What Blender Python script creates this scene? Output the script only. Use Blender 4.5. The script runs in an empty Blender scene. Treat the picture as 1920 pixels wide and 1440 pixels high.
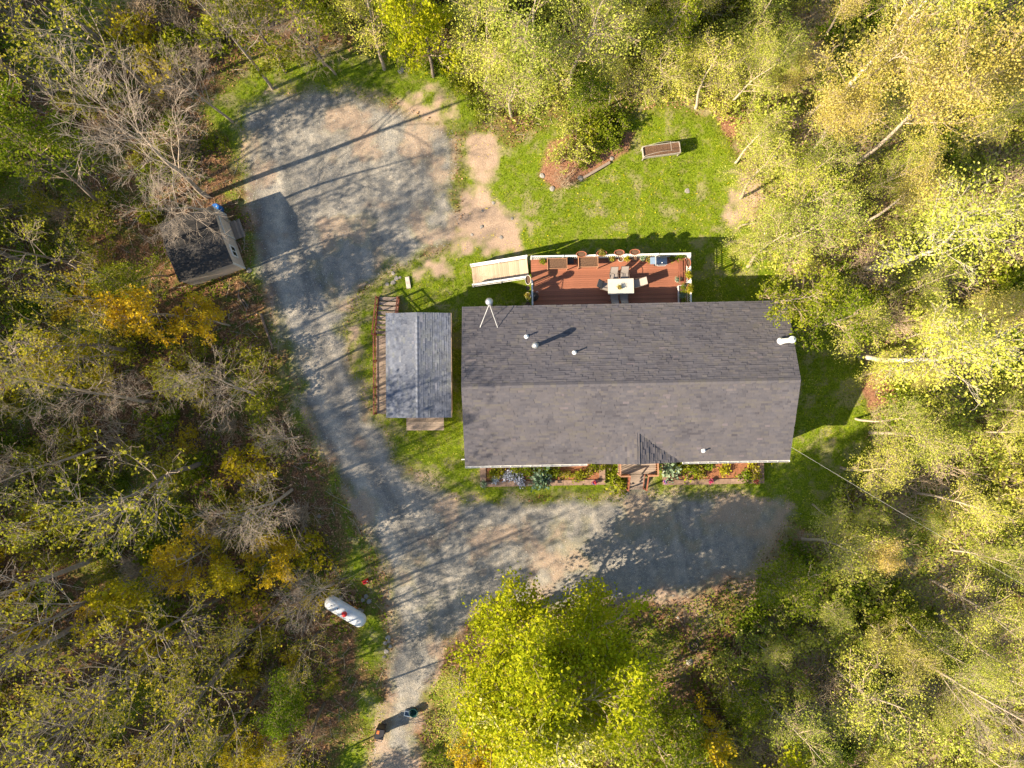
import bpy, math, random
import numpy as np
from mathutils import Vector

# ------------------------------------------------------------------ camera, world, sun, exposure
scene = bpy.context.scene
COL = scene.collection
CAM_H, FPX = 50.0, 1400.0                     # metres above the ground, focal length in photo pixels
cam_d = bpy.data.cameras.new('camera'); cam = bpy.data.objects.new('camera', cam_d); COL.objects.link(cam)
cam_d.sensor_width = 36.0; cam_d.lens = 36.0 * FPX / 1920.0; cam_d.clip_end = 2000.0
cam.location = (0, 0, CAM_H); cam.rotation_euler = (0, 0, 0)
scene.camera = cam

SUN_EL, SUN_AZ = math.radians(31.5), math.radians(23)      # shadows run right and slightly up
sdir = Vector((math.cos(SUN_AZ) * math.cos(SUN_EL), math.sin(SUN_AZ) * math.cos(SUN_EL), -math.sin(SUN_EL)))
world = bpy.data.worlds.new('World'); scene.world = world; world.use_nodes = True
wn = world.node_tree; bg = wn.nodes['Background']
sky = wn.nodes.new('ShaderNodeTexSky'); sky.sky_type = 'NISHITA'; sky.sun_disc = False
sky.sun_elevation = SUN_EL; sky.sun_rotation = math.atan2(-sdir.x, -sdir.y) % (2 * math.pi)
sky.air_density = 1.2; sky.dust_density = 0.6
wn.links.new(sky.outputs[0], bg.inputs[0]); bg.inputs[1].default_value = 0.08
sun_d = bpy.data.lights.new('sun', 'SUN'); sun = bpy.data.objects.new('sun', sun_d); COL.objects.link(sun)
sun_d.energy = 5.0; sun_d.angle = math.radians(0.55); sun_d.color = (1.0, 0.845, 0.625)
sun.rotation_euler = sdir.to_track_quat('-Z', 'Y').to_euler()
sun.location = (-40, -16, 45)
vs = scene.view_settings
vs.view_transform = 'Standard'; vs.look = 'None'; vs.gamma = 1.0; vs.exposure = 1.6; vs.use_curve_mapping = False
scene.cycles.max_bounces = 5; scene.cycles.diffuse_bounces = 3; scene.cycles.transmission_bounces = 3
scene.cycles.use_denoising = True; scene.cycles.use_adaptive_sampling = True; scene.cycles.adaptive_threshold = 0.012

R = random.Random(7)
PI = math.pi
def rad(a): return math.radians(a)
def P(px, py, z=0.0):
    k = (CAM_H - z) / FPX
    return ((px - 960) * k, (720 - py) * k)
def P3(px, py, z=0.0):
    x, y = P(px, py, z); return (x, y, z)

# ------------------------------------------------------------------ materials
def nodes_of(name):
    m = bpy.data.materials.new(name); m.use_nodes = True
    nt = m.node_tree; nt.nodes.clear()
    out = nt.nodes.new('ShaderNodeOutputMaterial')
    return m, nt, out
def N(nt, t, **kw):
    n = nt.nodes.new(t)
    for k, v in kw.items(): setattr(n, k, v)
    return n
def noise(nt, scale, detail=4, rough=0.6, coord=None):
    n = N(nt, 'ShaderNodeTexNoise'); n.inputs['Scale'].default_value = scale
    n.inputs['Detail'].default_value = detail; n.inputs['Roughness'].default_value = rough
    if coord is not None: nt.links.new(coord, n.inputs['Vector'])
    return n
def ramp(nt, fac, stops):
    r = N(nt, 'ShaderNodeValToRGB'); e = r.color_ramp.elements
    while len(e) < len(stops): e.new(0.5)
    for i, (p, c) in enumerate(stops):
        e[i].position = p; e[i].color = (c[0], c[1], c[2], 1)
    nt.links.new(fac, r.inputs[0]); return r
def mixc(nt, fac, a, b, mode='MIX'):
    m = N(nt, 'ShaderNodeMix', data_type='RGBA', blend_type=mode)
    for sock, val in ((m.inputs[0], fac), (m.inputs[6], a), (m.inputs[7], b)):
        if hasattr(val, 'is_linked') or isinstance(val, bpy.types.NodeSocket): nt.links.new(val, sock)
        elif isinstance(val, (int, float)): sock.default_value = val
        else: sock.default_value = (val[0], val[1], val[2], 1)
    return m.outputs[2]
def scl(c, k): return tuple(min(1, x * k) for x in c)

def surf(name, c, rough=0.8, scale=8.0, var=0.35, bump=0.2, metal=0.0, objvar=0.0, stretch=None, spec=0.3, tone=None):
    """plain procedural surface: noise-varied colour, optional per-object and per-face variation"""
    m, nt, out = nodes_of(name)
    b = N(nt, 'ShaderNodeBsdfPrincipled'); nt.links.new(b.outputs[0], out.inputs[0])
    tc = N(nt, 'ShaderNodeTexCoord'); co = tc.outputs['Object']
    if stretch:
        mp = N(nt, 'ShaderNodeMapping'); mp.inputs['Scale'].default_value = stretch
        nt.links.new(co, mp.inputs[0]); co = mp.outputs[0]
    n = noise(nt, scale, 5, 0.65, co)
    r = ramp(nt, n.outputs[0], [(0.28, scl(c, 1 - var)), (0.72, scl(c, 1 + var))])
    col = r.outputs[0]
    if objvar:
        oi = N(nt, 'ShaderNodeObjectInfo')
        r2 = ramp(nt, oi.outputs['Random'], [(0.0, (1 - objvar,) * 3), (1.0, (1, 1, 1))])
        col = mixc(nt, 1.0, col, r2.outputs[0], 'MULTIPLY')
    if tone:
        at = N(nt, 'ShaderNodeAttribute', attribute_name='tone')
        r3 = ramp(nt, at.outputs['Fac'], tone)
        col = mixc(nt, 1.0, col, r3.outputs[0], 'MULTIPLY')
    nt.links.new(col, b.inputs['Base Color'])
    b.inputs['Roughness'].default_value = rough; b.inputs['Metallic'].default_value = metal
    b.inputs['Specular IOR Level'].default_value = spec
    if bump:
        bp = N(nt, 'ShaderNodeBump'); bp.inputs['Strength'].default_value = bump; bp.inputs['Distance'].default_value = 0.02
        n2 = noise(nt, scale * 4, 3, 0.6, co); nt.links.new(n2.outputs[0], bp.inputs['Height'])
        nt.links.new(bp.outputs[0], b.inputs['Normal'])
    return m

def leafmat(name, stops, trans=0.45, hue=0.03, tcol=(1.0, 1.0, 0.6)):
    """thin leaves: diffuse front, light shining through; colour by face tone, shifted per plant"""
    m, nt, out = nodes_of(name)
    at = N(nt, 'ShaderNodeAttribute', attribute_name='tone')
    r = ramp(nt, at.outputs['Fac'], stops)
    oi = N(nt, 'ShaderNodeObjectInfo')
    hs = N(nt, 'ShaderNodeHueSaturation')
    mr = N(nt, 'ShaderNodeMapRange'); nt.links.new(oi.outputs['Random'], mr.inputs[0])
    mr.inputs[3].default_value = 0.5 - hue; mr.inputs[4].default_value = 0.5 + hue
    nt.links.new(mr.outputs[0], hs.inputs['Hue'])
    mr2 = N(nt, 'ShaderNodeMapRange'); nt.links.new(oi.outputs['Random'], mr2.inputs[0])
    mr2.inputs[3].default_value = 1.15; mr2.inputs[4].default_value = 0.8
    nt.links.new(mr2.outputs[0], hs.inputs['Value'])
    nt.links.new(r.outputs[0], hs.inputs['Color'])
    d = N(nt, 'ShaderNodeBsdfDiffuse'); t = N(nt, 'ShaderNodeBsdfTranslucent')
    nt.links.new(hs.outputs[0], d.inputs[0])
    tc = mixc(nt, 1.0, hs.outputs[0], tcol, 'MULTIPLY'); nt.links.new(tc, t.inputs[0])
    mx = N(nt, 'ShaderNodeMixShader'); mx.inputs[0].default_value = trans
    nt.links.new(d.outputs[0], mx.inputs[1]); nt.links.new(t.outputs[0], mx.inputs[2])
    nt.links.new(mx.outputs[0], out.inputs[0])
    return m

M = {}
TONES = [(0.0, (0.66, 0.64, 0.68)), (0.3, (0.88, 0.87, 0.9)), (0.6, (1.05, 1.0, 0.98)), (0.8, (1.1, 1.05, 0.92)), (1.0, (1.34, 1.2, 1.18))]
M['shingle'] = surf('shingle', (0.094, 0.091, 0.101), 0.9, 0.9, 0.14, 0.5, tone=TONES, spec=0.15)
M['shingle_blue'] = surf('shingle_blue', (0.125, 0.142, 0.178), 0.9, 2.5, 0.35, 0.5, tone=TONES, spec=0.15)  # strong noise mottling imitates dappled tree shade on the cabin roof
M['shed_roof'] = surf('shed_roof', (0.05, 0.047, 0.046), 0.9, 9, 0.4, 0.5, objvar=0.4, spec=0.15)
M['deck'] = surf('deck', (0.30, 0.115, 0.066), 0.75, 5, 0.25, 0.15, objvar=0.28, stretch=(0.3, 6, 6))
M['deck_edge'] = surf('deck_edge', (0.22, 0.09, 0.06), 0.8, 5, 0.3, 0.15, objvar=0.2)
M['plank'] = surf('plank', (0.44, 0.33, 0.235), 0.8, 5, 0.25, 0.2, objvar=0.35, stretch=(6, 0.5, 6))
M['grey_plank'] = surf('grey_plank', (0.30, 0.235, 0.19), 0.85, 5, 0.3, 0.2, objvar=0.35, stretch=(0.5, 6, 6))
M['red_wood'] = surf('red_wood', (0.24, 0.085, 0.05), 0.8, 6, 0.3, 0.2, objvar=0.3)
M['bed_timber'] = surf('bed_timber', (0.27, 0.18, 0.13), 0.85, 4, 0.35, 0.3, objvar=0.3)
M['cedar'] = surf('cedar', (0.36, 0.19, 0.11), 0.75, 6, 0.25, 0.2, objvar=0.2)
M['white'] = surf('white', (0.66, 0.645, 0.61), 0.55, 3, 0.06, 0.03)
M['cream'] = surf('cream', (0.50, 0.47, 0.40), 0.5, 4, 0.05, 0.03)
M['siding'] = surf('siding', (0.62, 0.58, 0.50), 0.7, 4, 0.08, 0.05, stretch=(0.3, 0.3, 7))
M['tan'] = surf('tan', (0.52, 0.43, 0.36), 0.8, 5, 0.16, 0.1)
M['brown_wall'] = surf('brown_wall', (0.30, 0.19, 0.11), 0.8, 5, 0.2, 0.1)
M['glass'] = surf('glass', (0.02, 0.025, 0.03), 0.08, 3, 0.1, 0, spec=0.8)
M['steel'] = surf('steel', (0.42, 0.44, 0.47), 0.45, 4, 0.15, 0.05, metal=0.7)
M['pvc'] = surf('pvc', (0.78, 0.78, 0.76), 0.4, 4, 0.05, 0)
M['galv'] = surf('galv', (0.58, 0.58, 0.57), 0.5, 6, 0.1, 0.1, metal=0.3)
M['black'] = surf('black', (0.018, 0.018, 0.022), 0.5, 6, 0.3, 0.1)
M['grill'] = surf('grill', (0.018, 0.03, 0.06), 0.25, 6, 0.2, 0.02, spec=0.6)
M['blue_grey'] = surf('blue_grey', (0.20, 0.27, 0.36), 0.5, 6, 0.1, 0.05)
M['terracotta'] = surf('terracotta', (0.42, 0.14, 0.075), 0.8, 10, 0.2, 0.1, objvar=0.2)
M['dark_pot'] = surf('dark_pot', (0.10, 0.055, 0.05), 0.7, 10, 0.25, 0.1, objvar=0.2)
M['pale_pot'] = surf('pale_pot', (0.50, 0.44, 0.38), 0.7, 10, 0.15, 0.1)
M['soil'] = surf('soil', (0.12, 0.068, 0.04), 0.95, 14, 0.6, 1.0)
M['chips'] = leafmat('chips', [(0, (0.10, 0.10, 0.10)), (0.6, (0.30, 0.29, 0.27)), (1, (0.56, 0.53, 0.48))], 0.02, 0.0, (1, 1, 1))
M['mulch'] = surf('mulch', (0.24, 0.10, 0.05), 0.95, 9, 0.5, 1.0)
M['fabric'] = surf('fabric', (0.25, 0.22, 0.20), 0.9, 40, 0.15, 0.2)
M['bronze'] = surf('bronze', (0.10, 0.075, 0.06), 0.45, 10, 0.15, 0.05)
M['tank'] = surf('tank', (0.60, 0.62, 0.65), 0.4, 2.5, 0.18, 0.02)
M['red'] = surf('red', (0.55, 0.02, 0.025), 0.4, 8, 0.15, 0.05)
M['orange'] = surf('orange', (0.55, 0.13, 0.03), 0.5, 8, 0.15, 0.05)
M['blue'] = surf('blue', (0.02, 0.13, 0.42), 0.4, 6, 0.2, 0.05)
M['green_plastic'] = surf('green_plastic', (0.006, 0.05, 0.045), 0.5, 6, 0.2, 0.05)
M['stone'] = surf('stone', (0.33, 0.30, 0.27), 0.9, 6, 0.35, 0.6, objvar=0.45)
M['log'] = surf('log', (0.22, 0.16, 0.12), 0.9, 6, 0.4, 0.6, stretch=(0.6, 6, 6), objvar=0.3)
M['bark'] = surf('bark', (0.20, 0.165, 0.135), 0.9, 8, 0.45, 0.6, objvar=0.3)
M['grey_bark'] = surf('grey_bark', (0.42, 0.345, 0.27), 0.9, 8, 0.3, 0.4, objvar=0.25)
M['birch_bark'] = surf('birch_bark', (0.52, 0.45, 0.36), 0.8, 5, 0.25, 0.3, stretch=(1, 1, 0.4))
M['twig'] = surf('twig', (0.42, 0.32, 0.22), 0.9, 6, 0.25, 0.2)
M['bare_twig'] = surf('bare_twig', (0.36, 0.29, 0.225), 0.9, 6, 0.25, 0.2)
M['wire'] = surf('wire', (0.40, 0.38, 0.35), 0.6, 6, 0.1, 0)
M['trough'] = surf('trough', (0.34, 0.30, 0.26), 0.7, 8, 0.25, 0.2)
YG = (1.0, 1.0, 0.5)
M['leaf_spring'] = leafmat('leaf_spring', [(0, (0.26, 0.31, 0.03)), (0.45, (0.45, 0.485, 0.07)), (0.8, (0.60, 0.59, 0.13)), (1, (0.68, 0.62, 0.25))], 0.42, 0.016)
M['leaf_olive'] = leafmat('leaf_olive', [(0, (0.17, 0.18, 0.014)), (0.5, (0.32, 0.31, 0.03)), (0.85, (0.44, 0.39, 0.05)), (1, (0.50, 0.38, 0.06))], 0.42, 0.02)
M['leaf_maple'] = leafmat('leaf_maple', [(0, (0.22, 0.27, 0.010)), (0.5, (0.40, 0.43, 0.016)), (0.85, (0.54, 0.51, 0.025)), (1, (0.62, 0.53, 0.04))], 0.45, 0.006)
M['leaf_green'] = leafmat('leaf_green', [(0, (0.09, 0.135, 0.010)), (0.6, (0.20, 0.25, 0.018)), (1, (0.36, 0.38, 0.035))], 0.42, 0.025)
M['leaf_gold'] = leafmat('leaf_gold', [(0, (0.36, 0.27, 0.012)), (0.6, (0.58, 0.45, 0.025)), (1, (0.68, 0.57, 0.07))], 0.42, 0.018)
M['leaf_rust'] = leafmat('leaf_rust', [(0, (0.30, 0.25, 0.04)), (0.5, (0.52, 0.44, 0.10)), (1, (0.64, 0.54, 0.24))], 0.42, 0.02)
M['leaf_blue'] = leafmat('leaf_blue', [(0, (0.10, 0.17, 0.10)), (0.6, (0.22, 0.31, 0.20)), (1, (0.38, 0.44, 0.36))], 0.25, 0.03)
M['flower_blue'] = leafmat('flower_blue', [(0, (0.30, 0.33, 0.46)), (1, (0.6, 0.62, 0.75))], 0.2, 0.02)
M['flower_red'] = leafmat('flower_red', [(0, (0.45, 0.03, 0.05)), (1, (0.65, 0.12, 0.20))], 0.2, 0.02)
M['flower_violet'] = leafmat('flower_violet', [(0, (0.16, 0.05, 0.40)), (1, (0.45, 0.30, 0.65))], 0.2, 0.02)
M['leaf_yellow'] = leafmat('leaf_yellow', [(0, (0.24, 0.23, 0.01)), (1, (0.48, 0.44, 0.03))], 0.3, 0.01)
M['grass'] = leafmat('grass', [(0, (0.08, 0.125, 0.006)), (0.45, (0.19, 0.25, 0.010)), (0.75, (0.33, 0.35, 0.02)), (1, (0.54, 0.48, 0.14))], 0.35, 0.0)
M['litter'] = leafmat('litter', [(0, (0.09, 0.047, 0.024)), (0.5, (0.28, 0.15, 0.075)), (1, (0.52, 0.33, 0.19))], 0.12, 0.0, (1, 0.9, 0.8))
M['dandelion'] = leafmat('dandelion', [(0, (0.65, 0.45, 0.01)), (1, (0.8, 0.66, 0.03))], 0.1, 0.0)

def ground_material():
    m, nt, out = nodes_of('ground_cover_mix')
    b = N(nt, 'ShaderNodeBsdfPrincipled'); nt.links.new(b.outputs[0], out.inputs[0])
    b.inputs['Roughness'].default_value = 0.95; b.inputs['Specular IOR Level'].default_value = 0.1
    co = N(nt, 'ShaderNodeNewGeometry').outputs['Position']
    def A(nm): return N(nt, 'ShaderNodeAttribute', attribute_name=nm).outputs['Fac']
    big = noise(nt, 0.35, 4, 0.6, co); mid = noise(nt, 1.7, 5, 0.65, co); fine = noise(nt, 9.0, 4, 0.7, co); grit = noise(nt, 22.0, 3, 0.8, co)
    # leaf litter and moss
    lit = ramp(nt, fine.outputs[0], [(0.3, (0.05, 0.028, 0.016)), (0.5, (0.15, 0.08, 0.043)), (0.66, (0.30, 0.175, 0.095)), (0.8, (0.44, 0.29, 0.18))])
    moss = ramp(nt, fine.outputs[0], [(0.3, (0.03, 0.045, 0.008)), (0.7, (0.13, 0.15, 0.03))])
    mf = ramp(nt, mid.outputs[0], [(0.47, (0, 0, 0)), (0.62, (1, 1, 1))])
    c = mixc(nt, mf.outputs[0], lit.outputs[0], moss.outputs[0])
    # grass, with dry straw
    gr = ramp(nt, fine.outputs[0], [(0.28, (0.05, 0.075, 0.005)), (0.5, (0.12, 0.17, 0.009)), (0.72, (0.22, 0.27, 0.02))])
    straw = ramp(nt, grit.outputs[0], [(0.3, (0.13, 0.10, 0.04)), (0.7, (0.36, 0.29, 0.15))])
    sf = ramp(nt, mid.outputs[0], [(0.50, (0, 0, 0)), (0.74, (0.7, 0.7, 0.7))])
    gcol = mixc(nt, sf.outputs[0], gr.outputs[0], straw.outputs[0])
    c = mixc(nt, A('w_grass'), c, gcol)
    # bare sandy soil
    dr = ramp(nt, grit.outputs[0], [(0.3, (0.25, 0.17, 0.115)), (0.7, (0.48, 0.36, 0.27))])
    c = mixc(nt, A('w_dirt'), c, dr.outputs[0])
    # crushed stone
    gv = ramp(nt, grit.outputs[0], [(0.25, (0.12, 0.12, 0.118)), (0.5, (0.26, 0.252, 0.238)), (0.75, (0.48, 0.455, 0.41))])
    gv2 = ramp(nt, mid.outputs[0], [(0.3, (0.62, 0.64, 0.66)), (0.7, (1.18, 1.09, 0.97))])
    gvc = mixc(nt, 1.0, gv.outputs[0], gv2.outputs[0], 'MULTIPLY')
    tk = ramp(nt, A('w_track'), [(0.0, (0.66, 0.68, 0.70)), (0.5, (1, 1, 1)), (1.0, (1.42, 1.40, 1.36))])
    gvc = mixc(nt, 1.0, gvc, tk.outputs[0], 'MULTIPLY')
    c = mixc(nt, A('w_gravel'), c, gvc)
    # red bark mulch
    mu = ramp(nt, fine.outputs[0], [(0.3, (0.11, 0.05, 0.03)), (0.7, (0.38, 0.20, 0.12))])
    c = mixc(nt, A('w_mulch'), c, mu.outputs[0])
    nt.links.new(c, b.inputs['Base Color'])
    bp = N(nt, 'ShaderNodeBump'); bp.inputs['Strength'].default_value = 0.7; bp.inputs['Distance'].default_value = 0.05
    nt.links.new(fine.outputs[0], bp.inputs['Height']); nt.links.new(bp.outputs[0], b.inputs['Normal'])
    return m
M['ground'] = ground_material()

# ------------------------------------------------------------------ object helpers
def link(o): COL.objects.link(o); return o
def tag(o, label=None, cat=None, group=None, kind=None):
    if label: o['label'] = label
    if cat: o['category'] = cat
    if group: o['group'] = group
    if kind: o['kind'] = kind
    return o
def thing(name, label, cat, loc=(0, 0, 0), rz=0.0, group=None):
    o = link(bpy.data.objects.new(name, None)); o.empty_display_size = 0.2
    o.location = loc; o.rotation_euler = (0, 0, rz)
    return tag(o, label, cat, group)
def part(name, mesh, mat=None, parent=None, loc=(0, 0, 0), rot=(0, 0, 0), scale=None, kind=None):
    if mat is not None and len(mesh.materials) == 0: mesh.materials.append(M[mat])
    o = link(bpy.data.objects.new(name, mesh)); o.location = loc; o.rotation_euler = rot
    if scale is not None: o.scale = scale
    if parent is not None: o.parent = parent
    if kind: o['kind'] = kind
    return o

class MB:
    """collects simple solids into one mesh"""
    def __init__(s): s.v = []; s.f = []; s.smooth = False
    def raw(s, vs, fs):
        o = len(s.v); s.v += [tuple(p) for p in vs]; s.f += [tuple(i + o for i in f) for f in fs]; return s
    def box(s, c, d, rz=0.0, taper=1.0):
        cx, cy, cz = c; hx, hy, hz = d[0] / 2, d[1] / 2, d[2] / 2; co, si = math.cos(rz), math.sin(rz)
        vs = []
        for z, k in ((-hz, 1.0), (hz, taper)):
            for x, y in ((-hx, -hy), (hx, -hy), (hx, hy), (-hx, hy)):
                x *= k; y *= k
                vs.append((cx + x * co - y * si, cy + x * si + y * co, cz + z))
        return s.raw(vs, [(3, 2, 1, 0), (4, 5, 6, 7), (0, 1, 5, 4), (1, 2, 6, 5), (2, 3, 7, 6), (3, 0, 4, 7)])
    def bar(s, a, b, w, h):
        """rectangular bar from a to b, width w sideways, height h"""
        a, b = Vector(a), Vector(b); t = (b - a).normalized()
        up = Vector((0, 0, 1)) if abs(t.z) < 0.95 else Vector((1, 0, 0))
        x = t.cross(up).normalized() * (w / 2); y = x.cross(t).normalized() * (h / 2)
        vs = [p + sx * x + sy * y for p in (a, b) for sx, sy in ((-1, -1), (1, -1), (1, 1), (-1, 1))]
        return s.raw(vs, [(3, 2, 1, 0), (4, 5, 6, 7), (0, 1, 5, 4), (1, 2, 6, 5), (2, 3, 7, 6), (3, 0, 4, 7)])
    def tube(s, pts, r, n=8, cap=True):
        pts = [Vector(p) for p in pts]; rs = r if isinstance(r, (list, tuple)) else [r] * len(pts)
        o = len(s.v); ref = None
        for i, p in enumerate(pts):
            t = (pts[min(i + 1, len(pts) - 1)] - pts[max(i - 1, 0)]).normalized()
            if ref is None: ref = Vector((0, 0, 1)) if abs(t.z) < 0.9 else Vector((1, 0, 0))
            x = t.cross(ref).normalized(); y = x.cross(t).normalized()
            for k in range(n):
                a = 2 * PI * k / n; s.v.append(tuple(p + (x * math.cos(a) + y * math.sin(a)) * rs[i]))
        for i in range(len(pts) - 1):
            for k in range(n):
                s.f.append((o + i * n + k, o + i * n + (k + 1) % n, o + (i + 1) * n + (k + 1) % n, o + (i + 1) * n + k))
        if cap:
            s.f.append(tuple(o + k for k in reversed(range(n)))); s.f.append(tuple(o + (len(pts) - 1) * n + k for k in range(n)))
        return s
    def lathe(s, prof, n=20, c=(0, 0, 0), sx=1.0, sy=1.0, closed=True):
        o = len(s.v)
        for r, z in prof:
            for k in range(n):
                a = 2 * PI * k / n; s.v.append((c[0] + r * math.cos(a) * sx, c[1] + r * math.sin(a) * sy, c[2] + z))
        for i in range(len(prof) - 1):
            for k in range(n):
                s.f.append((o + i * n + k, o + i * n + (k + 1) % n, o + (i + 1) * n + (k + 1) % n, o + (i + 1) * n + k))
        if closed:
            s.f.append(tuple(o + k for k in reversed(range(n)))); s.f.append(tuple(o + (len(prof) - 1) * n + k for k in range(n)))
        return s
    def mesh(s, name, smooth=False):
        m = bpy.data.meshes.new(name); m.from_pydata(s.v, [], s.f); m.update()
        if smooth:
            m.polygons.foreach_set('use_smooth', [True] * len(m.polygons))
        return m
def boxmesh(name, d, taper=1.0): return MB().box((0, 0, 0), d, 0, taper).mesh(name)

def np_mesh(name, v, q, mats=(), midx=None, tone=None, smooth=None, attrs=None):
    """mesh from arrays of vertices and quads"""
    m = bpy.data.meshes.new(name); nq = len(q); k = q.shape[1]
    m.vertices.add(len(v)); m.vertices.foreach_set('co', np.asarray(v, np.float32).ravel())
    m.loops.add(nq * k); m.loops.foreach_set('vertex_index', np.asarray(q, np.int32).ravel())
    m.polygons.add(nq); m.polygons.foreach_set('loop_start', np.arange(0, nq * k, k, dtype=np.int32))
    for x in mats: m.materials.append(M[x])
    if midx is not None: m.polygons.foreach_set('material_index', np.asarray(midx, np.int32))
    m.polygons.foreach_set('use_smooth', np.asarray(smooth, bool) if smooth is not None else np.zeros(nq, bool))
    m.update(calc_edges=True)
    if tone is not None: m.attributes.new('tone', 'FLOAT', 'FACE').data.foreach_set('value', np.asarray(tone, np.float32))
    for nm, a in (attrs or {}).items(): m.attributes.new(nm, 'FLOAT', 'POINT').data.foreach_set('value', np.asarray(a, np.float32))
    return m

# ------------------------------------------------------------------ ground: driveway, lawn, woodland floor
def vnoise(x, y, seed=0):
    xi, yi = np.floor(x).astype(np.int64), np.floor(y).astype(np.int64); fx, fy = x - xi, y - yi
    fx, fy = fx * fx * (3 - 2 * fx), fy * fy * (3 - 2 * fy)
    def h(a, b):
        n = (a * 374761393 + b * 668265263 + seed * 982451653) & 0x7fffffff
        n = ((n ^ (n >> 13)) * 1274126177) & 0x7fffffff
        return ((n ^ (n >> 16)) & 0xffff) / 65535.0
    return (h(xi, yi) * (1 - fx) + h(xi + 1, yi) * fx) * (1 - fy) + (h(xi, yi + 1) * (1 - fx) + h(xi + 1, yi + 1) * fx) * fy
def fbm(x, y, seed=0, o=4):
    s = 0; a = 1; t = 0
    for i in range(o):
        s = s + a * vnoise(x * 2 ** i, y * 2 ** i, seed + i); t += a; a *= 0.55
    return s / t
def sdist(x, y, poly):
    """signed distance to a polygon, positive inside"""
    d = np.full(x.shape, 1e9); ins = np.zeros(x.shape, bool); n = len(poly)
    for i in range(n):
        ax, ay = poly[i]; bx, by = poly[(i + 1) % n]; ex, ey = bx - ax, by - ay
        t = np.clip(((x - ax) * ex + (y - ay) * ey) / (ex * ex + ey * ey + 1e-12), 0, 1)
        d = np.minimum(d, np.hypot(x - ax - t * ex, y - ay - t * ey))
        c = ((ay > y) != (by > y)) & (x < ex * (y - ay) / (ey if abs(ey) > 1e-12 else 1e-12) + ax); ins ^= c
    return np.where(ins, d, -d)
def ldist(x, y, line):
    d = np.full(x.shape, 1e9)
    for (ax, ay), (bx, by) in zip(line[:-1], line[1:]):
        ex, ey = bx - ax, by - ay; t = np.clip(((x - ax) * ex + (y - ay) * ey) / (ex * ex + ey * ey), 0, 1)
        d = np.minimum(d, np.hypot(x - ax - t * ex, y - ay - t * ey))
    return d
def W(pts): return [P(*p) for p in pts]
DRIVE = W([(470, 215), (540, 182), (640, 178), (740, 200), (848, 262), (846, 330), (850, 400), (832, 458), (740, 488), (668, 540), (640, 620), (652, 700), (690, 780), (730, 860), (790, 905), (870, 945), (960, 948), (1080, 938), (1200, 934), (1320, 938), (1430, 944), (1490, 962), (1440, 1012), (1400, 1060), (1300, 1098), (1180, 1122), (1000, 1124), (900, 1136), (832, 1192), (804, 1280), (778, 1360), (764, 1480), (700, 1480), (715, 1400), (735, 1300), (745, 1200), (735, 1120), (715, 1050), (690, 990), (650, 900), (610, 830), (570, 740), (545, 660), (520, 580), (495, 500), (480, 420), (470, 330), (460, 260)])
PATH = W([(1168, 902), (1210, 902), (1214, 945), (1164, 945)])
LAWN = W([(850, 262), (900, 240), (960, 262), (1010, 235), (1120, 225), (1200, 190), (1340, 215), (1390, 300), (1420, 430), (1500, 540), (1640, 690), (1620, 900), (1560, 1000), (1490, 990), (1430, 950), (870, 950), (790, 912), (730, 866), (690, 780), (650, 700), (636, 620), (664, 545), (740, 490), (836, 460), (856, 400)])
MARGIN = W([(380, 200), (480, 112), (620, 92), (760, 105), (870, 140), (930, 220), (850, 262), (740, 200), (640, 178), (540, 182), (470, 215), (458, 330), (440, 300)])
VERGE = W([(440, 360), (480, 420), (520, 580), (570, 740), (650, 900), (715, 1050), (745, 1200), (715, 1400), (700, 1480), (620, 1480), (655, 1260), (640, 1060), (590, 900), (545, 790), (500, 640), (468, 500)])
FRONT = W([(1180, 1122), (1400, 1060), (1480, 1090), (1440, 1200), (1300, 1260), (1180, 1200)])
DIRT1 = W([(862, 262), (905, 250), (948, 272), (940, 318), (905, 336), (866, 322)])
DIRT2 = W([(846, 352), (905, 358), (975, 428), (962, 458), (915, 455), (838, 470)])
DIRT3 = W([(660, 600), (690, 600), (680, 680), (655, 690), (645, 640)])
DIRT5 = W([(1385, 330), (1420, 340), (1420, 420), (1370, 420)]); DIRT6 = W([(905, 450), (990, 440), (985, 470), (900, 480)]); DIRT7 = W([(800, 480), (850, 475), (840, 510), (780, 520)])
DIRT4 = W([(700, 170), (800, 165), (850, 200), (846, 262), (760, 230)])
MULCH = W([(1008, 328), (1030, 268), (1075, 250), (1140, 235), (1190, 250), (1180, 285), (1143, 305), (1090, 338), (1040, 356)])
MULCH2 = W([(1350, 195), (1410, 200), (1440, 250), (1400, 280), (1365, 250)])
MULCH3 = W([(1625, 700), (1720, 690), (1700, 745), (1630, 760)])
TR_A = W([(600, 560), (640, 660), (660, 740), (700, 830), (750, 910), (800, 985)]); TR_B = W([(505, 330), (530, 470), (560, 600), (600, 730), (650, 850), (715, 970), (765, 1080), (780, 1180)])

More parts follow.
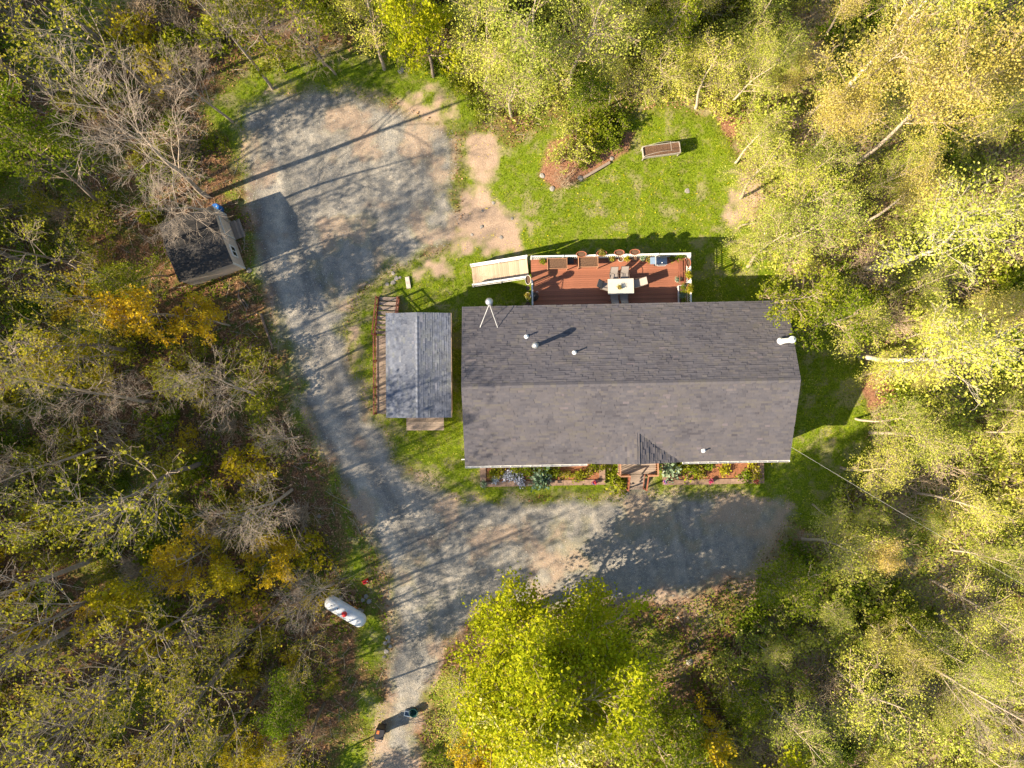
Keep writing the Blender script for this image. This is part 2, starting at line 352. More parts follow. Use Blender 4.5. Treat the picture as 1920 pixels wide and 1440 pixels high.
def build_ground():
    c = 0.15; x0, x1, y0, y1 = -45.0, 45.0, -36.0, 36.0
    nx, ny = int((x1 - x0) / c) + 1, int((y1 - y0) / c) + 1
    gx, gy = np.meshgrid(np.linspace(x0, x1, nx), np.linspace(y0, y1, ny))
    x, y = gx.ravel(), gy.ravel()
    wob = (fbm(x * 0.55, y * 0.55, 3, 4) - 0.5) * 2.4
    wob2 = (fbm(x * 1.6, y * 1.6, 9, 3) - 0.5) * 1.2
    def sm(d, w): return np.clip(d / w + 0.5, 0, 1)
    s_drive = np.maximum(sdist(x, y, DRIVE), sdist(x, y, PATH) + 0.3) + wob * 0.7 + wob2 * 0.4
    s_lawn = np.maximum.reduce([sdist(x, y, LAWN), sdist(x, y, MARGIN), sdist(x, y, VERGE) - .7 + wob * 1.3]) + wob * 0.6
    s_dirt = np.maximum.reduce([sdist(x, y, DIRT1), sdist(x, y, DIRT2), sdist(x, y, DIRT3) - 0.3, sdist(x, y, DIRT4) - 0.4, sdist(x, y, DIRT5) - .3, sdist(x, y, DIRT6) - .5, sdist(x, y, DIRT7) - .4]) + wob * 1.1 + wob2 * 1.6
    s_mul = np.maximum.reduce([sdist(x, y, MULCH) + wob2 * 0.3, sdist(x, y, MULCH2) + wob, sdist(x, y, MULCH3) + wob])
    gp = fbm(x * 0.22 + 5, y * 0.22, 21, 4)
    east = np.clip((x + 2) / 14, 0, 1) * 0.10 + np.clip((y - 2) / 20, 0, 1) * 0.03 - np.clip((-8 - x) / 6, 0, 1) * 0.06
    g = np.maximum(sm(s_lawn, 1.6), np.clip((gp + east - 0.52) / 0.12, 0, 1) * 0.8)
    # straw-coloured strip where the gravel thins out
    edge = np.clip(1 - np.abs(s_drive + 0.35) / 0.7, 0, 1) * np.clip((fbm(x * 0.8, y * 0.8, 33, 3) - 0.38) * 4, 0, 1)
    dirt = np.maximum(sm(s_dirt, 0.9), edge * 0.75)
    dirt = np.maximum(dirt, np.clip((x - 8) / 8, 0, 1) * np.clip((fbm(x * .4, y * .4, 61, 4) - .36) * 4, 0, .75) * (s_lawn < 0))
    hole = np.clip((fbm(x * 0.5, y * 0.5, 41, 4) - 0.56) * 7, 0, 1) * (s_drive < 5)
    dirt = np.maximum(dirt, hole * .9 * (s_drive > -.5))
    dirt = np.maximum(dirt, np.clip((fbm(x * .95, y * .95, 63, 4) - .60) * 6, 0, .35) * (s_lawn > 0))
    gravel = sm(s_drive, 0.7) * (1 - np.clip((fbm(x * 0.5, y * 0.5, 41, 4) - 0.56) * 7, 0, 1) * 0.7 * (s_drive < 5))
    tr = np.minimum(np.abs(ldist(x, y, TR_A)), np.abs(ldist(x, y, TR_B)))
    ld = np.minimum(ldist(x, y, TR_A), ldist(x, y, TR_B))
    eld = ldist(x, y, W([(462, 150), (480, 420), (520, 580), (570, 740), (650, 900), (715, 1050), (745, 1200), (715, 1400), (705, 1500)]))
    streak = vnoise(eld * 2.6, (x + y) * .10, 57) * .6 + vnoise(eld * 6.0, (x - y) * .16, 58) * .4
    track = 0.5 + (streak - .5) * .9 + 0.4 * np.exp(-(ld / 0.55) ** 2) - 0.35 * np.exp(-((ld - 1.1) / 0.4) ** 2)
    z = (fbm(x * 0.35, y * 0.35, 77, 4) - 0.5) * 0.16 + (fbm(x * 2, y * 2, 78, 2) - 0.5) * 0.05 - 0.03
    flat = np.clip(-sdist(x, y, W([(690, 440), (1500, 440), (1500, 920), (690, 920)])) / 2.0, 0.12, 1)
    z = z * flat * np.where(s_drive > 0, 0.45, 1.0)
    v = np.stack([x, y, z], 1)
    att = dict(w_grass=g, w_dirt=dirt, w_gravel=np.clip(gravel, 0, 1), w_track=np.clip(track, 0, 1), w_mulch=sm(s_mul, 0.3))
    ix, iy = np.meshgrid(np.arange(nx - 1), np.arange(ny - 1)); a = (iy * nx + ix).ravel()
    q = np.stack([a, a + 1, a + nx + 1, a + nx], 1)
    def cm(s): return s[q].mean(1)
    cd, cl, cb, cu = cm(s_drive), cm(s_lawn), cm(s_dirt), cm(s_mul)
    reg = np.zeros(len(q), int); reg[cl > 0] = 2; reg[cb > 0] = 3; reg[cd > 0] = 1; reg[cu > 0] = 4
    for k, (nm) in enumerate(['forest_floor', 'driveway', 'lawn', 'bare_earth', 'mulch_bed']):
        qq = q[reg == k]; u, inv = np.unique(qq, return_inverse=True)
        vv = v[u]; at = {n: t[u] for n, t in att.items()}; qq = inv.reshape(qq.shape)
        if k == 0:      # carry the woodland floor on to the horizon
            ex = np.array([(-900, -900, -.05), (900, -900, -.05), (900, 900, -.05), (-900, 900, -.05), (x0, y0, -.05), (x1, y0, -.05), (x1, y1, -.05), (x0, y1, -.05)])
            o = len(vv); vv = np.concatenate([vv, ex]); qq = np.concatenate([qq, o + np.array([(0, 1, 5, 4), (1, 2, 6, 5), (2, 3, 7, 6), (3, 0, 4, 7)])])
            at = {n: np.concatenate([t, np.zeros(8)]) for n, t in at.items()}
        part(nm, np_mesh(nm, vv, qq, ['ground'], attrs=at, smooth=np.ones(len(qq))), kind='structure')
    return dict(x=x, y=y, nx=nx, ny=ny, x0=x0, y0=y0, c=c, drive=s_drive, lawn=s_lawn, dirt=s_dirt, mul=s_mul, g=g, z=z)
G = build_ground()
def gi(X, Y):
    i = np.clip(np.round((X - G['x0']) / G['c']).astype(int), 0, G['nx'] - 1); j = np.clip(np.round((Y - G['y0']) / G['c']).astype(int), 0, G['ny'] - 1)
    return j * G['nx'] + i
def gz(X, Y): return float(G['z'][gi(np.array([X]), np.array([Y]))[0]])

# ------------------------------------------------------------------ leaf and twig generators
def unit(a): return a / (np.linalg.norm(a, axis=-1, keepdims=True) + 1e-9)
def grow(g, st, d, L, nseg, wob, up):
    pts = [st]; ds = []
    for s in range(nseg):
        d = unit(d + wob * g.normal(size=d.shape) + np.array([0, 0, up])); ds.append(d); pts.append(pts[-1] + d * (L / nseg)[:, None])
    return np.stack(pts, 1), np.stack(ds, 1)
def kids(g, pts, ds, Ls, r0, r1, m, t0, ang, Lk, var=0.35, t1=1.0, fall=0.5):
    n, S = ds.shape[0], ds.shape[1]
    pi = np.repeat(np.arange(n), m); t = g.uniform(t0, t1, n * m); s = np.minimum((t * S).astype(int), S - 1); f = t * S - s
    p = pts[pi, s] * (1 - f)[:, None] + pts[pi, s + 1] * f[:, None]; tg = ds[pi, s]
    pr = unit(np.cross(tg, g.normal(size=tg.shape))); a = np.radians(ang) * g.uniform(0.7, 1.25, n * m)
    d = unit(tg * np.cos(a)[:, None] + pr * np.sin(a)[:, None])
    L = Lk * (1 - fall * (t - t0) / max(1e-6, 1 - t0)) * g.uniform(1 - var, 1 + var, n * m)
    rr = r0[pi] + (r1[pi] - r0[pi]) * t
    return p, d, L, rr
def tubes(pts, r0, r1, k):
    n, S1, _ = pts.shape; t = np.zeros_like(pts); t[:, 1:-1] = pts[:, 2:] - pts[:, :-2]; t[:, 0] = pts[:, 1] - pts[:, 0]; t[:, -1] = pts[:, -1] - pts[:, -2]
    t = unit(t); ref = np.where(np.abs(t[..., 2:3]) < 0.9, np.array([0, 0, 1.0]), np.array([1.0, 0, 0]))
    x = unit(np.cross(t, ref)); y = np.cross(x, t)
    rr = r0[:, None] + (r1 - r0)[:, None] * np.linspace(0, 1, S1)[None]
    a = 2 * np.pi * np.arange(k) / k
    v = pts[:, :, None] + rr[:, :, None, None] * (x[:, :, None] * np.cos(a)[:, None] + y[:, :, None] * np.sin(a)[:, None])
    b = np.arange(n)[:, None, None] * (S1 * k) + np.arange(S1 - 1)[None, :, None] * k; i = np.arange(k)[None, None]
    j = (i + 1) % k
    q = np.stack([b + i, b + j, b + k + j, b + k + i], -1).reshape(-1, 4)
    return v.reshape(-1, 3), q
def leaves(g, c, size, flat=0.6, elong=1.5):
    """lozenge leaves around points c"""
    n = len(c); nrm = unit(g.normal(size=(n, 3)) + np.array([0, 0, flat])); u = unit(np.cross(nrm, g.normal(size=(n, 3)))); w = np.cross(nrm, u)
    s = size * g.uniform(0.6, 1.35, n)[:, None]; fold = nrm * s * g.uniform(-0.15, 0.25, n)[:, None]
    v = np.stack([c - u * s * elong / 2, c - w * s / 2 + fold, c + u * s * elong / 2, c + w * s / 2 + fold], 1).reshape(-1, 3)
    return v, np.arange(n * 4).reshape(-1, 4)
def merge(lst):
    vs, qs, ms, ts, sm = [], [], [], [], []; o = 0
    for v, q, m, t in lst:
        vs.append(v); qs.append(q + o); o += len(v); ms.append(np.full(len(q), m)); sm.append(np.full(len(q), m == 0))
        ts.append(np.full(len(q), 0.5) if t is None else t)
    return np.concatenate(vs), np.concatenate(qs), np.concatenate(ms), np.concatenate(ts), np.concatenate(sm)

def make_tree(name, seed, H, tr, wood, leaf, t0=0.3, n1=14, a1=50, L1=4.0, n2=7, L2=1.8, n3=5, L3=0.8, n4=0, L4=0.4,
              nleaf=10, lsize=0.14, spread=0.22, wobt=0.05, up1=0.06, lean=0.0, twmin=0.010, twig='twig', rs=0.5):
    g = np.random.default_rng(seed)
    one = np.ones(1)
    d0 = unit(np.array([[lean * math.cos(seed), lean * math.sin(seed), 1.0]]))
    tp, td = grow(g, np.zeros((1, 3)) - np.array([[0, 0, 0.15]]), d0, one * H, 12, wobt, 0.03)
    v, q = tubes(tp, one * tr, one * max(tr * 0.10, 0.02), 8)
    trunk = np_mesh(name + '_trunk', v, q, [wood], smooth=np.ones(len(q)))
    out = []
    p, d, L, r = kids(g, tp, td, one, one * tr, one * tr * 0.12, n1, t0, a1, L1)
    r = np.maximum(r * rs, 0.044 * rs)
    b1, e1 = grow(g, p, d, L, 6, 0.13, up1); v, q = tubes(b1, r, r * 0.3, 5); out.append((v, q, 0, None))
    p, d, L, r2 = kids(g, b1, e1, L, r, r * 0.3, n2, 0.2, 42, L2); r2 = np.maximum(r2 * 0.55, twmin * 1.5)
    b2, e2 = grow(g, p, d, L, 4, 0.16, up1 * 0.8); v, q = tubes(b2, r2, r2 * 0.45, 4); out.append((v, q, 0, None))
    p, d, L, r3 = kids(g, b2, e2, L, r2, r2 * 0.45, n3, 0.2, 40, L3); r3 = np.maximum(r3 * 0.6, twmin)
    b3, e3 = grow(g, p, d, L, 3, 0.2, 0.05); v, q = tubes(b3, r3, r3 * 0.6, 3); out.append((v, q, 0, None))
    tips, te = b3, e3
    if n4:
        p, d, L, r4 = kids(g, b3, e3, L, r3, r3 * 0.6, n4, 0.15, 38, L4); r4 = np.maximum(r4 * 0.7, twmin * 0.85)
        b4, e4 = grow(g, p, d, L, 2, 0.2, 0.04); v, q = tubes(b4, r4, r4 * 0.7, 3); out.append((v, q, 0, None)); tips, te = b4, e4
    if nleaf:
        n, S = te.shape[0], te.shape[1]; k = max(1, int(nleaf)); pi = np.repeat(np.arange(n), k)
        t = g.uniform(0.25, 1.0, n * k) ** 0.6; s = np.minimum((t * S).astype(int), S - 1); f = (t * S - s)[:, None]
        c = tips[pi, s] * (1 - f) + tips[pi, s + 1] * f + g.normal(size=(n * k, 3)) * spread
        tw = g.uniform(0, 1, n)[pi] * 0.55 + g.uniform(0, 0.45, n * k)
        v, q = leaves(g, c, lsize); out.append((v, q, 1, tw))
    v, q, mi, tn, sm = merge(out)
    crown = np_mesh(name + '_crown', v, q, [twig, leaf or 'leaf_green'], mi, tn, sm)
    return dict(trunk=trunk, crown=crown, H=H)

PROTO = {
    'maple': [make_tree('maple', 1, 13.5, 0.30, 'bark', 'leaf_maple', 0.16, 40, 64, 6.0, 9, 2.5, 6, 1.1, nleaf=24, lsize=0.13, spread=0.26)],
    'leafing': [make_tree('leafing%d' % i, 20 + i, 9.5, 0.16, 'bark', 'leaf_maple', 0.25, 16, 55, 3.4, 6, 1.6, 5, 0.8, nleaf=12, lsize=0.16, spread=0.22) for i in range(2)],
    'spring': [make_tree('spring%d' % i, 40 + i, 15.0, 0.19, 'grey_bark', 'leaf_spring', 0.30, 15, 52, 3.8, 6, 1.8, 5, 0.9, nleaf=11, lsize=0.09, spread=0.50, lean=0.05) for i in range(4)],
    'fresh': [make_tree('fresh%d' % i, 60 + i, 12.0, 0.16, 'bark', 'leaf_green', 0.25, 17, 55, 3.4, 7, 1.6, 5, 0.8, nleaf=8, lsize=0.14, spread=0.22, lean=0.05) for i in range(3)],
    'rust': [make_tree('rust%d' % i, 80 + i, 13.0, 0.16, 'grey_bark', 'leaf_rust', 0.3, 18, 50, 3.2, 7, 1.6, 5, 0.8, nleaf=14, lsize=0.085, spread=0.40) for i in range(2)],
    'sparse': [make_tree('sparse%d' % i, 100 + i, 15.0, 0.20, 'bark', 'leaf_olive', 0.42, 12, 52, 5.0, 6, 2.4, 4, 1.2, nleaf=4, lsize=0.13, spread=0.15, twig='bare_twig', twmin=0.0075, rs=0.36) for i in range(3)],
    'bare': [make_tree('bare%d' % i, 120 + i, 14.0, 0.17, 'bare_twig', None, 0.32, 13, 52, 4.8, 6, 2.6, 5, 1.3, 3, 0.6, nleaf=0, twig='bare_twig', twmin=0.0065, rs=0.30, up1=0.03) for i in range(3)],
    'gold': [make_tree('gold%d' % i, 140 + i, 8.0, 0.11, 'grey_bark', 'leaf_gold', 0.3, 14, 58, 2.9, 6, 1.4, 4, 0.7, nleaf=9, lsize=0.15, spread=0.16, twig='grey_bark') for i in range(2)],
    'birch': [make_tree('birch%d' % i, 160 + i, 17.0, 0.19, 'birch_bark', 'leaf_spring', 0.40, 16, 40, 4.0, 6, 1.9, 5, 0.9, nleaf=10, lsize=0.088, spread=0.35, twig='birch_bark', lean=0.06, rs=0.34, twmin=0.007) for i in range(2)],
}
def make_bush(name, seed, H, rr, n, leaf, per, lsize, nst=14):
    g = np.random.default_rng(seed)
    st = np.stack([g.normal(size=nst) * rr * 0.25, g.normal(size=nst) * rr * 0.25, np.full(nst, -0.05)], 1)
    d = unit(np.stack([g.normal(size=nst) * 0.6, g.normal(size=nst) * 0.6, np.ones(nst)], 1)); L = g.uniform(0.6, 1.1, nst) * H
    r = np.full(nst, 0.012 + 0.006 * H); b, e = grow(g, st, d, L, 5, 0.14, 0.02); v, q = tubes(b, r, r * 0.4, 4); out = [(v, q, 0, None)]
    p, d, L, r2 = kids(g, b, e, L, r, r * 0.4, n, 0.2, 45, rr * 0.75); r2 = np.maximum(r2 * 0.6, 0.008)
    b2, e2 = grow(g, p, d, L, 3, 0.2, 0.05); v, q = tubes(b2, r2, r2 * 0.6, 3); out.append((v, q, 0, None))
    stems = merge(out)
    stem_m = np_mesh(name + '_stems', stems[0], stems[1], ['twig'], smooth=np.ones(len(stems[1])))
    leaf_m = None
    if per:
        k = len(b2) * per; pi = np.repeat(np.arange(len(b2)), per); f = g.uniform(0.2, 1, k)[:, None]
        c = b2[pi, 1] * (1 - f) + b2[pi, 3] * f + g.normal(size=(k, 3)) * lsize * 1.2; c[:, 2] = np.maximum(c[:, 2], 0.03)
        v, q = leaves(g, c, lsize); leaf_m = np_mesh(name + '_leaves', v, q, [leaf], tone=g.uniform(0, 1, len(b2))[pi] * .5 + g.uniform(0, .5, k))
    return dict(stems=stem_m, leaves=leaf_m)
BUSH = {
    'green': [make_bush('green_bush%d' % i, 200 + i, 1.6, 1.0, 7, 'leaf_green', 9, 0.12) for i in range(3)],
    'olive': [make_bush('olive_bush%d' % i, 270 + i, 1.7, 1.1, 8, 'leaf_olive', 8, 0.10) for i in range(3)],
    'lime': [make_bush('lime_bush%d' % i, 210 + i, 1.8, 1.1, 8, 'leaf_spring', 9, 0.085) for i in range(3)],
    'brush': [make_bush('brush%d' % i, 220 + i, 1.9, 1.3, 16, None, 0, 0.1, 20) for i in range(2)],
    'gold': [make_bush('gold_bush%d' % i, 230 + i, 1.8, 1.0, 7, 'leaf_gold', 7, 0.13) for i in range(1)],
    'small': [make_bush('small_bush%d' % i, 240 + i, 0.42, 0.30, 6, 'leaf_green', 5, 0.075, 9) for i in range(2)],
    'smallyellow': [make_bush('yellow_plant', 250, 0.38, 0.26, 6, 'leaf_yellow', 6, 0.07, 9)],
    'smallblue': [make_bush('silver_plant', 252, 0.42, 0.30, 6, 'leaf_blue', 6, 0.075, 9)],
    'flowerblue': [make_bush('blue_flower', 254, 0.3, 0.26, 6, 'flower_blue', 6, 0.06, 9)],
    'flowerred': [make_bush('red_flower', 256, 0.3, 0.18, 6, 'flower_red', 6, 0.06, 8)],
    'flowerviolet': [make_bush('violet_flower', 258, 0.3, 0.18, 6, 'flower_violet', 6, 0.06, 8)],
    'goldplant': [make_bush('gold_plant', 260, 0.4, 0.28, 6, 'leaf_olive', 4, 0.06, 9)],
}
def plant_parts(parent, kind, loc=(0, 0, 0), s=1.0, rz=None, names=('stems', 'foliage')):
    p = R.choice(BUSH[kind]); rz = R.uniform(0, 2 * PI) if rz is None else rz
    part(names[0], p['stems'], None, parent, loc, (0, 0, rz), (s, s, s))
    if p['leaves']: part(names[1], p['leaves'], None, parent, loc, (0, 0, rz), (s, s, s))

# ------------------------------------------------------------------ shingled roofs
def shingle_mesh(name, w, e, th, tone):
    """one roof tab lying in the local xy plane, butt edge (thick) at y=0; width is set by the object's x scale"""
    h = w / 2; y1 = e * 1.3
    m = bpy.data.meshes.new(name)
    m.from_pydata([(-h, 0, 0), (h, 0, 0), (h, y1, 0), (-h, y1, 0), (-h, 0, th), (h, 0, th), (h, y1, 0.002), (-h, y1, 0.002)], [],
                  [(4, 5, 6, 7), (0, 1, 5, 4), (1, 2, 6, 5), (3, 0, 4, 7)])
    m.update(); m.attributes.new('tone', 'FLOAT', 'FACE').data.foreach_set('value', [tone] * 4)
    return m
def shingle_field(parent, origin, ex, ey, nrm, length, slope, mat, seed, w=0.33, e=0.145, singles=0, clip=None, tag_name='shingle', th=0.022, pool=None):
    """covers a slope (origin at an eave corner, ex along the eave, ey up the slope) with uneven tabs; the top ones are parts of their own"""
    from mathutils import Matrix
    g = np.random.default_rng(seed); ex, ey, nrm, o = [Vector(a) for a in (ex, ey, nrm, origin)]
    rows = int(round(slope / e)); items = []
    for r in range(rows):
        y = r * e; a = -g.uniform(0, w)
        while a < length - .03:
            b = a + g.uniform(.5, 1.45) * w; a0, b0 = max(a, 0), min(b, length); a = b
            if b0 - a0 < 0.03: continue
            if clip and not clip((a0 + b0) / 2, y + e / 2): continue
            blk = float(vnoise(np.array([(a0 + r * .11) * .45]), np.array([y * 1.1]), seed)[0])
            items.append((a0, b0, y, float(np.clip(g.normal(0.32 + .36 * blk, 0.17), 0, 1)), r, float(th * g.choice([.55, 1.0, 1.7]))))
    items.sort(key=lambda t: -t[4])
    sing, rest = items[:singles], items[singles:]
    if sing:
        rot = Matrix((ex, ey, nrm)).transposed().to_euler()
        for a, b, y, tn, r, tz in sing:
            p = o + ex * ((a + b) / 2) + ey * y
            part(tag_name, pool[min(int(tn * len(pool)), len(pool) - 1)], mat, parent, tuple(p), rot, ((b - a) / .33 * .99, 1, tz / .011))
    if rest:
        n = len(rest); A = np.array([[t[0], t[1], t[2], t[5]] for t in rest]); E, Fy, Nn, O = [np.array(x) for x in (ex, ey, nrm, o)]
        def pt(x, y, z): return O + x[:, None] * E + y[:, None] * Fy + z[:, None] * Nn
        z0, zt, z2 = np.zeros(n), A[:, 3], np.full(n, 0.002); a, b, y = A[:, 0] + .001, A[:, 1] - .001, A[:, 2]; y1 = y + e * 1.3
        v = np.stack([pt(a, y, z0), pt(b, y, z0), pt(b, y1, z0), pt(a, y1, z0), pt(a, y, zt), pt(b, y, zt), pt(b, y1, z2), pt(a, y1, z2)], 1).reshape(-1, 3)
        f = np.array([(4, 5, 6, 7), (0, 1, 5, 4), (1, 2, 6, 5), (3, 0, 4, 7)]); q = (np.arange(n)[:, None, None] * 8 + f[None]).reshape(-1, 4)
        part(tag_name + '_courses', np_mesh('courses', v, q, [mat], tone=np.repeat([t[3] for t in rest], 4)), None, parent, kind='stuff')
POOL_DARK = [shingle_mesh('tab', 0.33, 0.145, 0.011, (i + 0.5) / 8) for i in range(8)]
POOL_BLUE = [shingle_mesh('tab_blue', 0.33, 0.145, 0.011, (i + 0.5) / 8) for i in range(8)]

def slab(a, b, c, d, th):
    """roof deck slab from four top corners, extruded down"""
    v = [Vector(p) for p in (a, b, c, d)]; n = (v[1] - v[0]).cross(v[3] - v[0]).normalized()
    lo = [p - n * th for p in v]
    return MB().raw(v + lo, [(0, 1, 2, 3), (7, 6, 5, 4), (0, 4, 5, 1), (1, 5, 6, 2), (2, 6, 7, 3), (3, 7, 4, 0)])

# ------------------------------------------------------------------ the house
HX, HY, HROT = 7.107, 0.042, rad(1.1)
HL, HD, EAVE, PITCH = 20.27, 9.9, 3.4, 5.0 / 12
RISE = HD / 2 * PITCH; OH = 0.38
def to_house(x, y):
    dx, dy = x - HX, y - HY; c, s = math.cos(HROT), math.sin(HROT); return (dx * c + dy * s, -dx * s + dy * c)
def HP(px, py, z): return to_house(*P(px, py, z))
def roof_z(hy): return EAVE + RISE * (1 - abs(hy) / (HD / 2))
house = thing('house', 'long single storey house with grey brown shingled gable roof', 'house', (HX, HY, 0), HROT)
def wall_panel(name, parent, x0, y0, x1, y1, z0, z1, th, mat, peak=None):
    m = MB()
    if peak is None: m.bar((x0, y0, (z0 + z1) / 2), (x1, y1, (z0 + z1) / 2), th, z1 - z0)
    else:
        a, b, mid = Vector((x0, y0, 0)), Vector((x1, y1, 0)), Vector(((x0 + x1) / 2, (y0 + y1) / 2, 0)); t = (b - a).normalized(); nn = Vector((-t.y, t.x, 0)) * th / 2
        prof = [a + Vector((0, 0, z0)), b + Vector((0, 0, z0)), b + Vector((0, 0, z1)), mid + Vector((0, 0, peak)), a + Vector((0, 0, z1))]
        m.raw([p - nn for p in prof] + [p + nn for p in prof], [(0, 1, 2, 3, 4), (9, 8, 7, 6, 5)] + [(i, i + 5, (i + 1) % 5 + 5, (i + 1) % 5) for i in range(5)])
    return part(name, m.mesh(name), mat, parent)
wx, wy = HL / 2 - OH, HD / 2 - OH
WT = roof_z(wy) - 0.16
wall_panel('wall', house, -wx, -wy, wx, -wy, -0.1, WT, 0.2, 'siding'); wall_panel('wall', house, -wx, wy, wx, wy, -0.1, WT, 0.2, 'siding')
wall_panel('wall', house, -wx + .1, -wy + .1, -wx + .1, wy - .1, -0.1, WT, 0.2, 'siding', EAVE + RISE - 0.2); wall_panel('wall', house, wx - .1, -wy + .1, wx - .1, wy - .1, -0.1, WT, 0.2, 'siding', EAVE + RISE - 0.2)
def window(parent, x, y, z, w, h, rz):
    fr = part('window', MB().box((0, 0, h / 2 + .04), (w + .16, .08, .08)).box((0, 0, -h / 2 - .04), (w + .16, .08, .08)).box((w / 2 + .04, 0, 0), (.08, .08, h)).box((-w / 2 - .04, 0, 0), (.08, .08, h)).box((0, 0, 0), (.05, .07, h)).mesh('window'), 'white', parent, (x, y, z), (0, 0, rz))
    part('pane', MB().box((0, 0, 0), (w - .002, .03, h - .002)).mesh('pane'), 'glass', fr)
for x in (-8.0, -3.2, 0.2, 5.2, 8.0): window(house, x, -wy - .13, 2.35, 1.3, 1.1, 0)
for x in (-8.0, -2.2, 6.6, 8.6): window(house, x, wy + .13, 2.45, 1.2, 1.0, 0)
for y in (-2.2, 2.2): window(house, wx + .03, y, 2.35, 1.1, 1.0, PI / 2); window(house, -wx - .03, y, 2.35, 1.1, 1.0, PI / 2)
dr = part('door', boxmesh('door', (0.92, .08, 2.05)), 'red_wood', house, (2.0, -wy - .13, 1.98)); part('handle', MB().lathe([(0.03, 0), (0.035, .03), (0.0, .05)], 8).mesh('handle'), 'steel', dr, (.36, -.04, 0), (PI / 2, 0, 0))
dr = part('sliding_door', boxmesh('sliding_door', (1.9, .08, 2.0)), 'white', house, (1.6, wy + .13, 2.42)); part('pane', boxmesh('pane', (0.8, .03, 1.8)), 'glass', dr, (-.45, .04, 0)); part('pane', boxmesh('pane', (0.8, .03, 1.8)), 'glass', dr, (.45, .04, 0))
sl = math.hypot(HD / 2, RISE); cs, sn = (HD / 2) / sl, RISE / sl
x0, x1 = -HL / 2, HL / 2
roof_s = part('roof_slope', slab((x0, -HD / 2, EAVE), (x1, -HD / 2, EAVE), (x1, 0, EAVE + RISE), (x0, 0, EAVE + RISE), 0.12).mesh('slope'), 'shingle', house)
roof_n = part('roof_slope', slab((x1, HD / 2, EAVE), (x0, HD / 2, EAVE), (x0, 0, EAVE + RISE), (x1, 0, EAVE + RISE), 0.12).mesh('slope'), 'shingle', house)
# cross gable over the entrance
gxc = HP(1196, 840, 4.0)[0]; GW = 2.75; g_top = HP(1196, 812, 4.55)[1]; gz_r = roof_z(g_top)
shingle_field(roof_s, (x0, -HD / 2 - .02, EAVE - .008), (1, 0, 0), (0, cs, sn), (0, -sn, cs), HL, sl, 'shingle', 11, singles=150, pool=POOL_DARK)
shingle_field(roof_n, (x1, HD / 2 + .02, EAVE - .008), (-1, 0, 0), (0, -cs, sn), (0, sn, cs), HL, sl, 'shingle', 12, singles=89, pool=POOL_DARK)
gb = part('porch_gable', MB().raw([(gxc - GW, -HD / 2 - .03, EAVE), (gxc + GW, -HD / 2 - .03, EAVE), (gxc, -HD / 2 - .03, gz_r), (gxc, g_top, gz_r), (gxc - GW, -HD / 2 - .03, EAVE - .16), (gxc + GW, -HD / 2 - .03, EAVE - .16)],
     [(0, 2, 3), (2, 1, 3), (4, 5, 1, 2, 0)]).mesh('porch_gable'), 'shingle', house)
gl = math.hypot(GW, gz_r - EAVE); gc, gs = GW / gl, (gz_r - EAVE) / gl; gd = g_top + HD / 2
for sgn in (-1, 1):
    o = (gxc + sgn * GW, -HD / 2 - .035 if sgn > 0 else g_top, EAVE); exv = (0, 1, 0) if sgn > 0 else (0, -1, 0)
    def clip(a, s, sgn=sgn):
        d = a if sgn > 0 else gd - a            # distance from the eave line
        return d < gd * (s / gl) + 0.05
    shingle_field(gb, o, exv, (-sgn * gc, 0, gs), (sgn * gs, 0, gc), gd + .035, gl, 'shingle', 14 + sgn, clip=clip)
cap = boxmesh('ridge_cap', (0.30, 0.30, 0.025)); caps = [MB().raw([(-.165, -.16, -.055), (.165, -.16, -.055), (.165, 0, .012), (-.165, 0, .012), (.165, .16, -.055), (-.165, .16, -.055)], [(0, 1, 2, 3), (3, 2, 4, 5)]).mesh('ridge_cap') for _ in range(4)]
for i, m in enumerate(caps): m.attributes.new('tone', 'FLOAT', 'FACE').data.foreach_set('value', [0.35 + .15 * i] * 2)
for i in range(61): part('ridge_cap', caps[R.randrange(4)], 'shingle', house, (x0 + .17 + i * .332, 0, EAVE + RISE + .018 + .006 * (i % 2)), (0, rad(1.0), 0))
for (a, b) in (((872, 871), (1101, 866)), ((1280, 863), (1481, 862))):
    pa, pb = HP(*a, EAVE)[0], HP(*b, EAVE)[0]
    gy = -HD / 2 - .09; L = pb - pa
    gt = part('gutter', MB().box((L / 2, -.055, 0), (L, .012, .11)).box((L / 2, .05, 0), (L, .012, .11)).box((L / 2, 0, -.06), (L, .13, .01)).box((0.006, 0, 0), (.012, .1, .11)).box((L - .006, 0, 0), (.012, .1, .11)).mesh('gutter'), 'white', house, (pa, gy, EAVE - .05))
    for i in range(int(L / .62)): part('strap', boxmesh('strap', (.03, .1, .012)), 'white', gt, (.35 + i * .62, 0, .045))
part('fascia', boxmesh('fascia', (HL, .03, .16)), 'white', house, (0, HD / 2 - .02, EAVE - .14)); part('fascia', boxmesh('fascia', (HL, .03, .16)), 'white', house, (0, -HD / 2 + .02, EAVE - .14))
dsx, dsy = HP(868, 857, 2.6); part('downspout', MB().tube([(-HL / 2 + .42, -wy, 3.1), (-HL / 2 + .2, -wy - .02, 2.9), (-HL / 2 - .25, -wy - .05, 2.75)], .04, 8).mesh('downspout'), 'white', house)
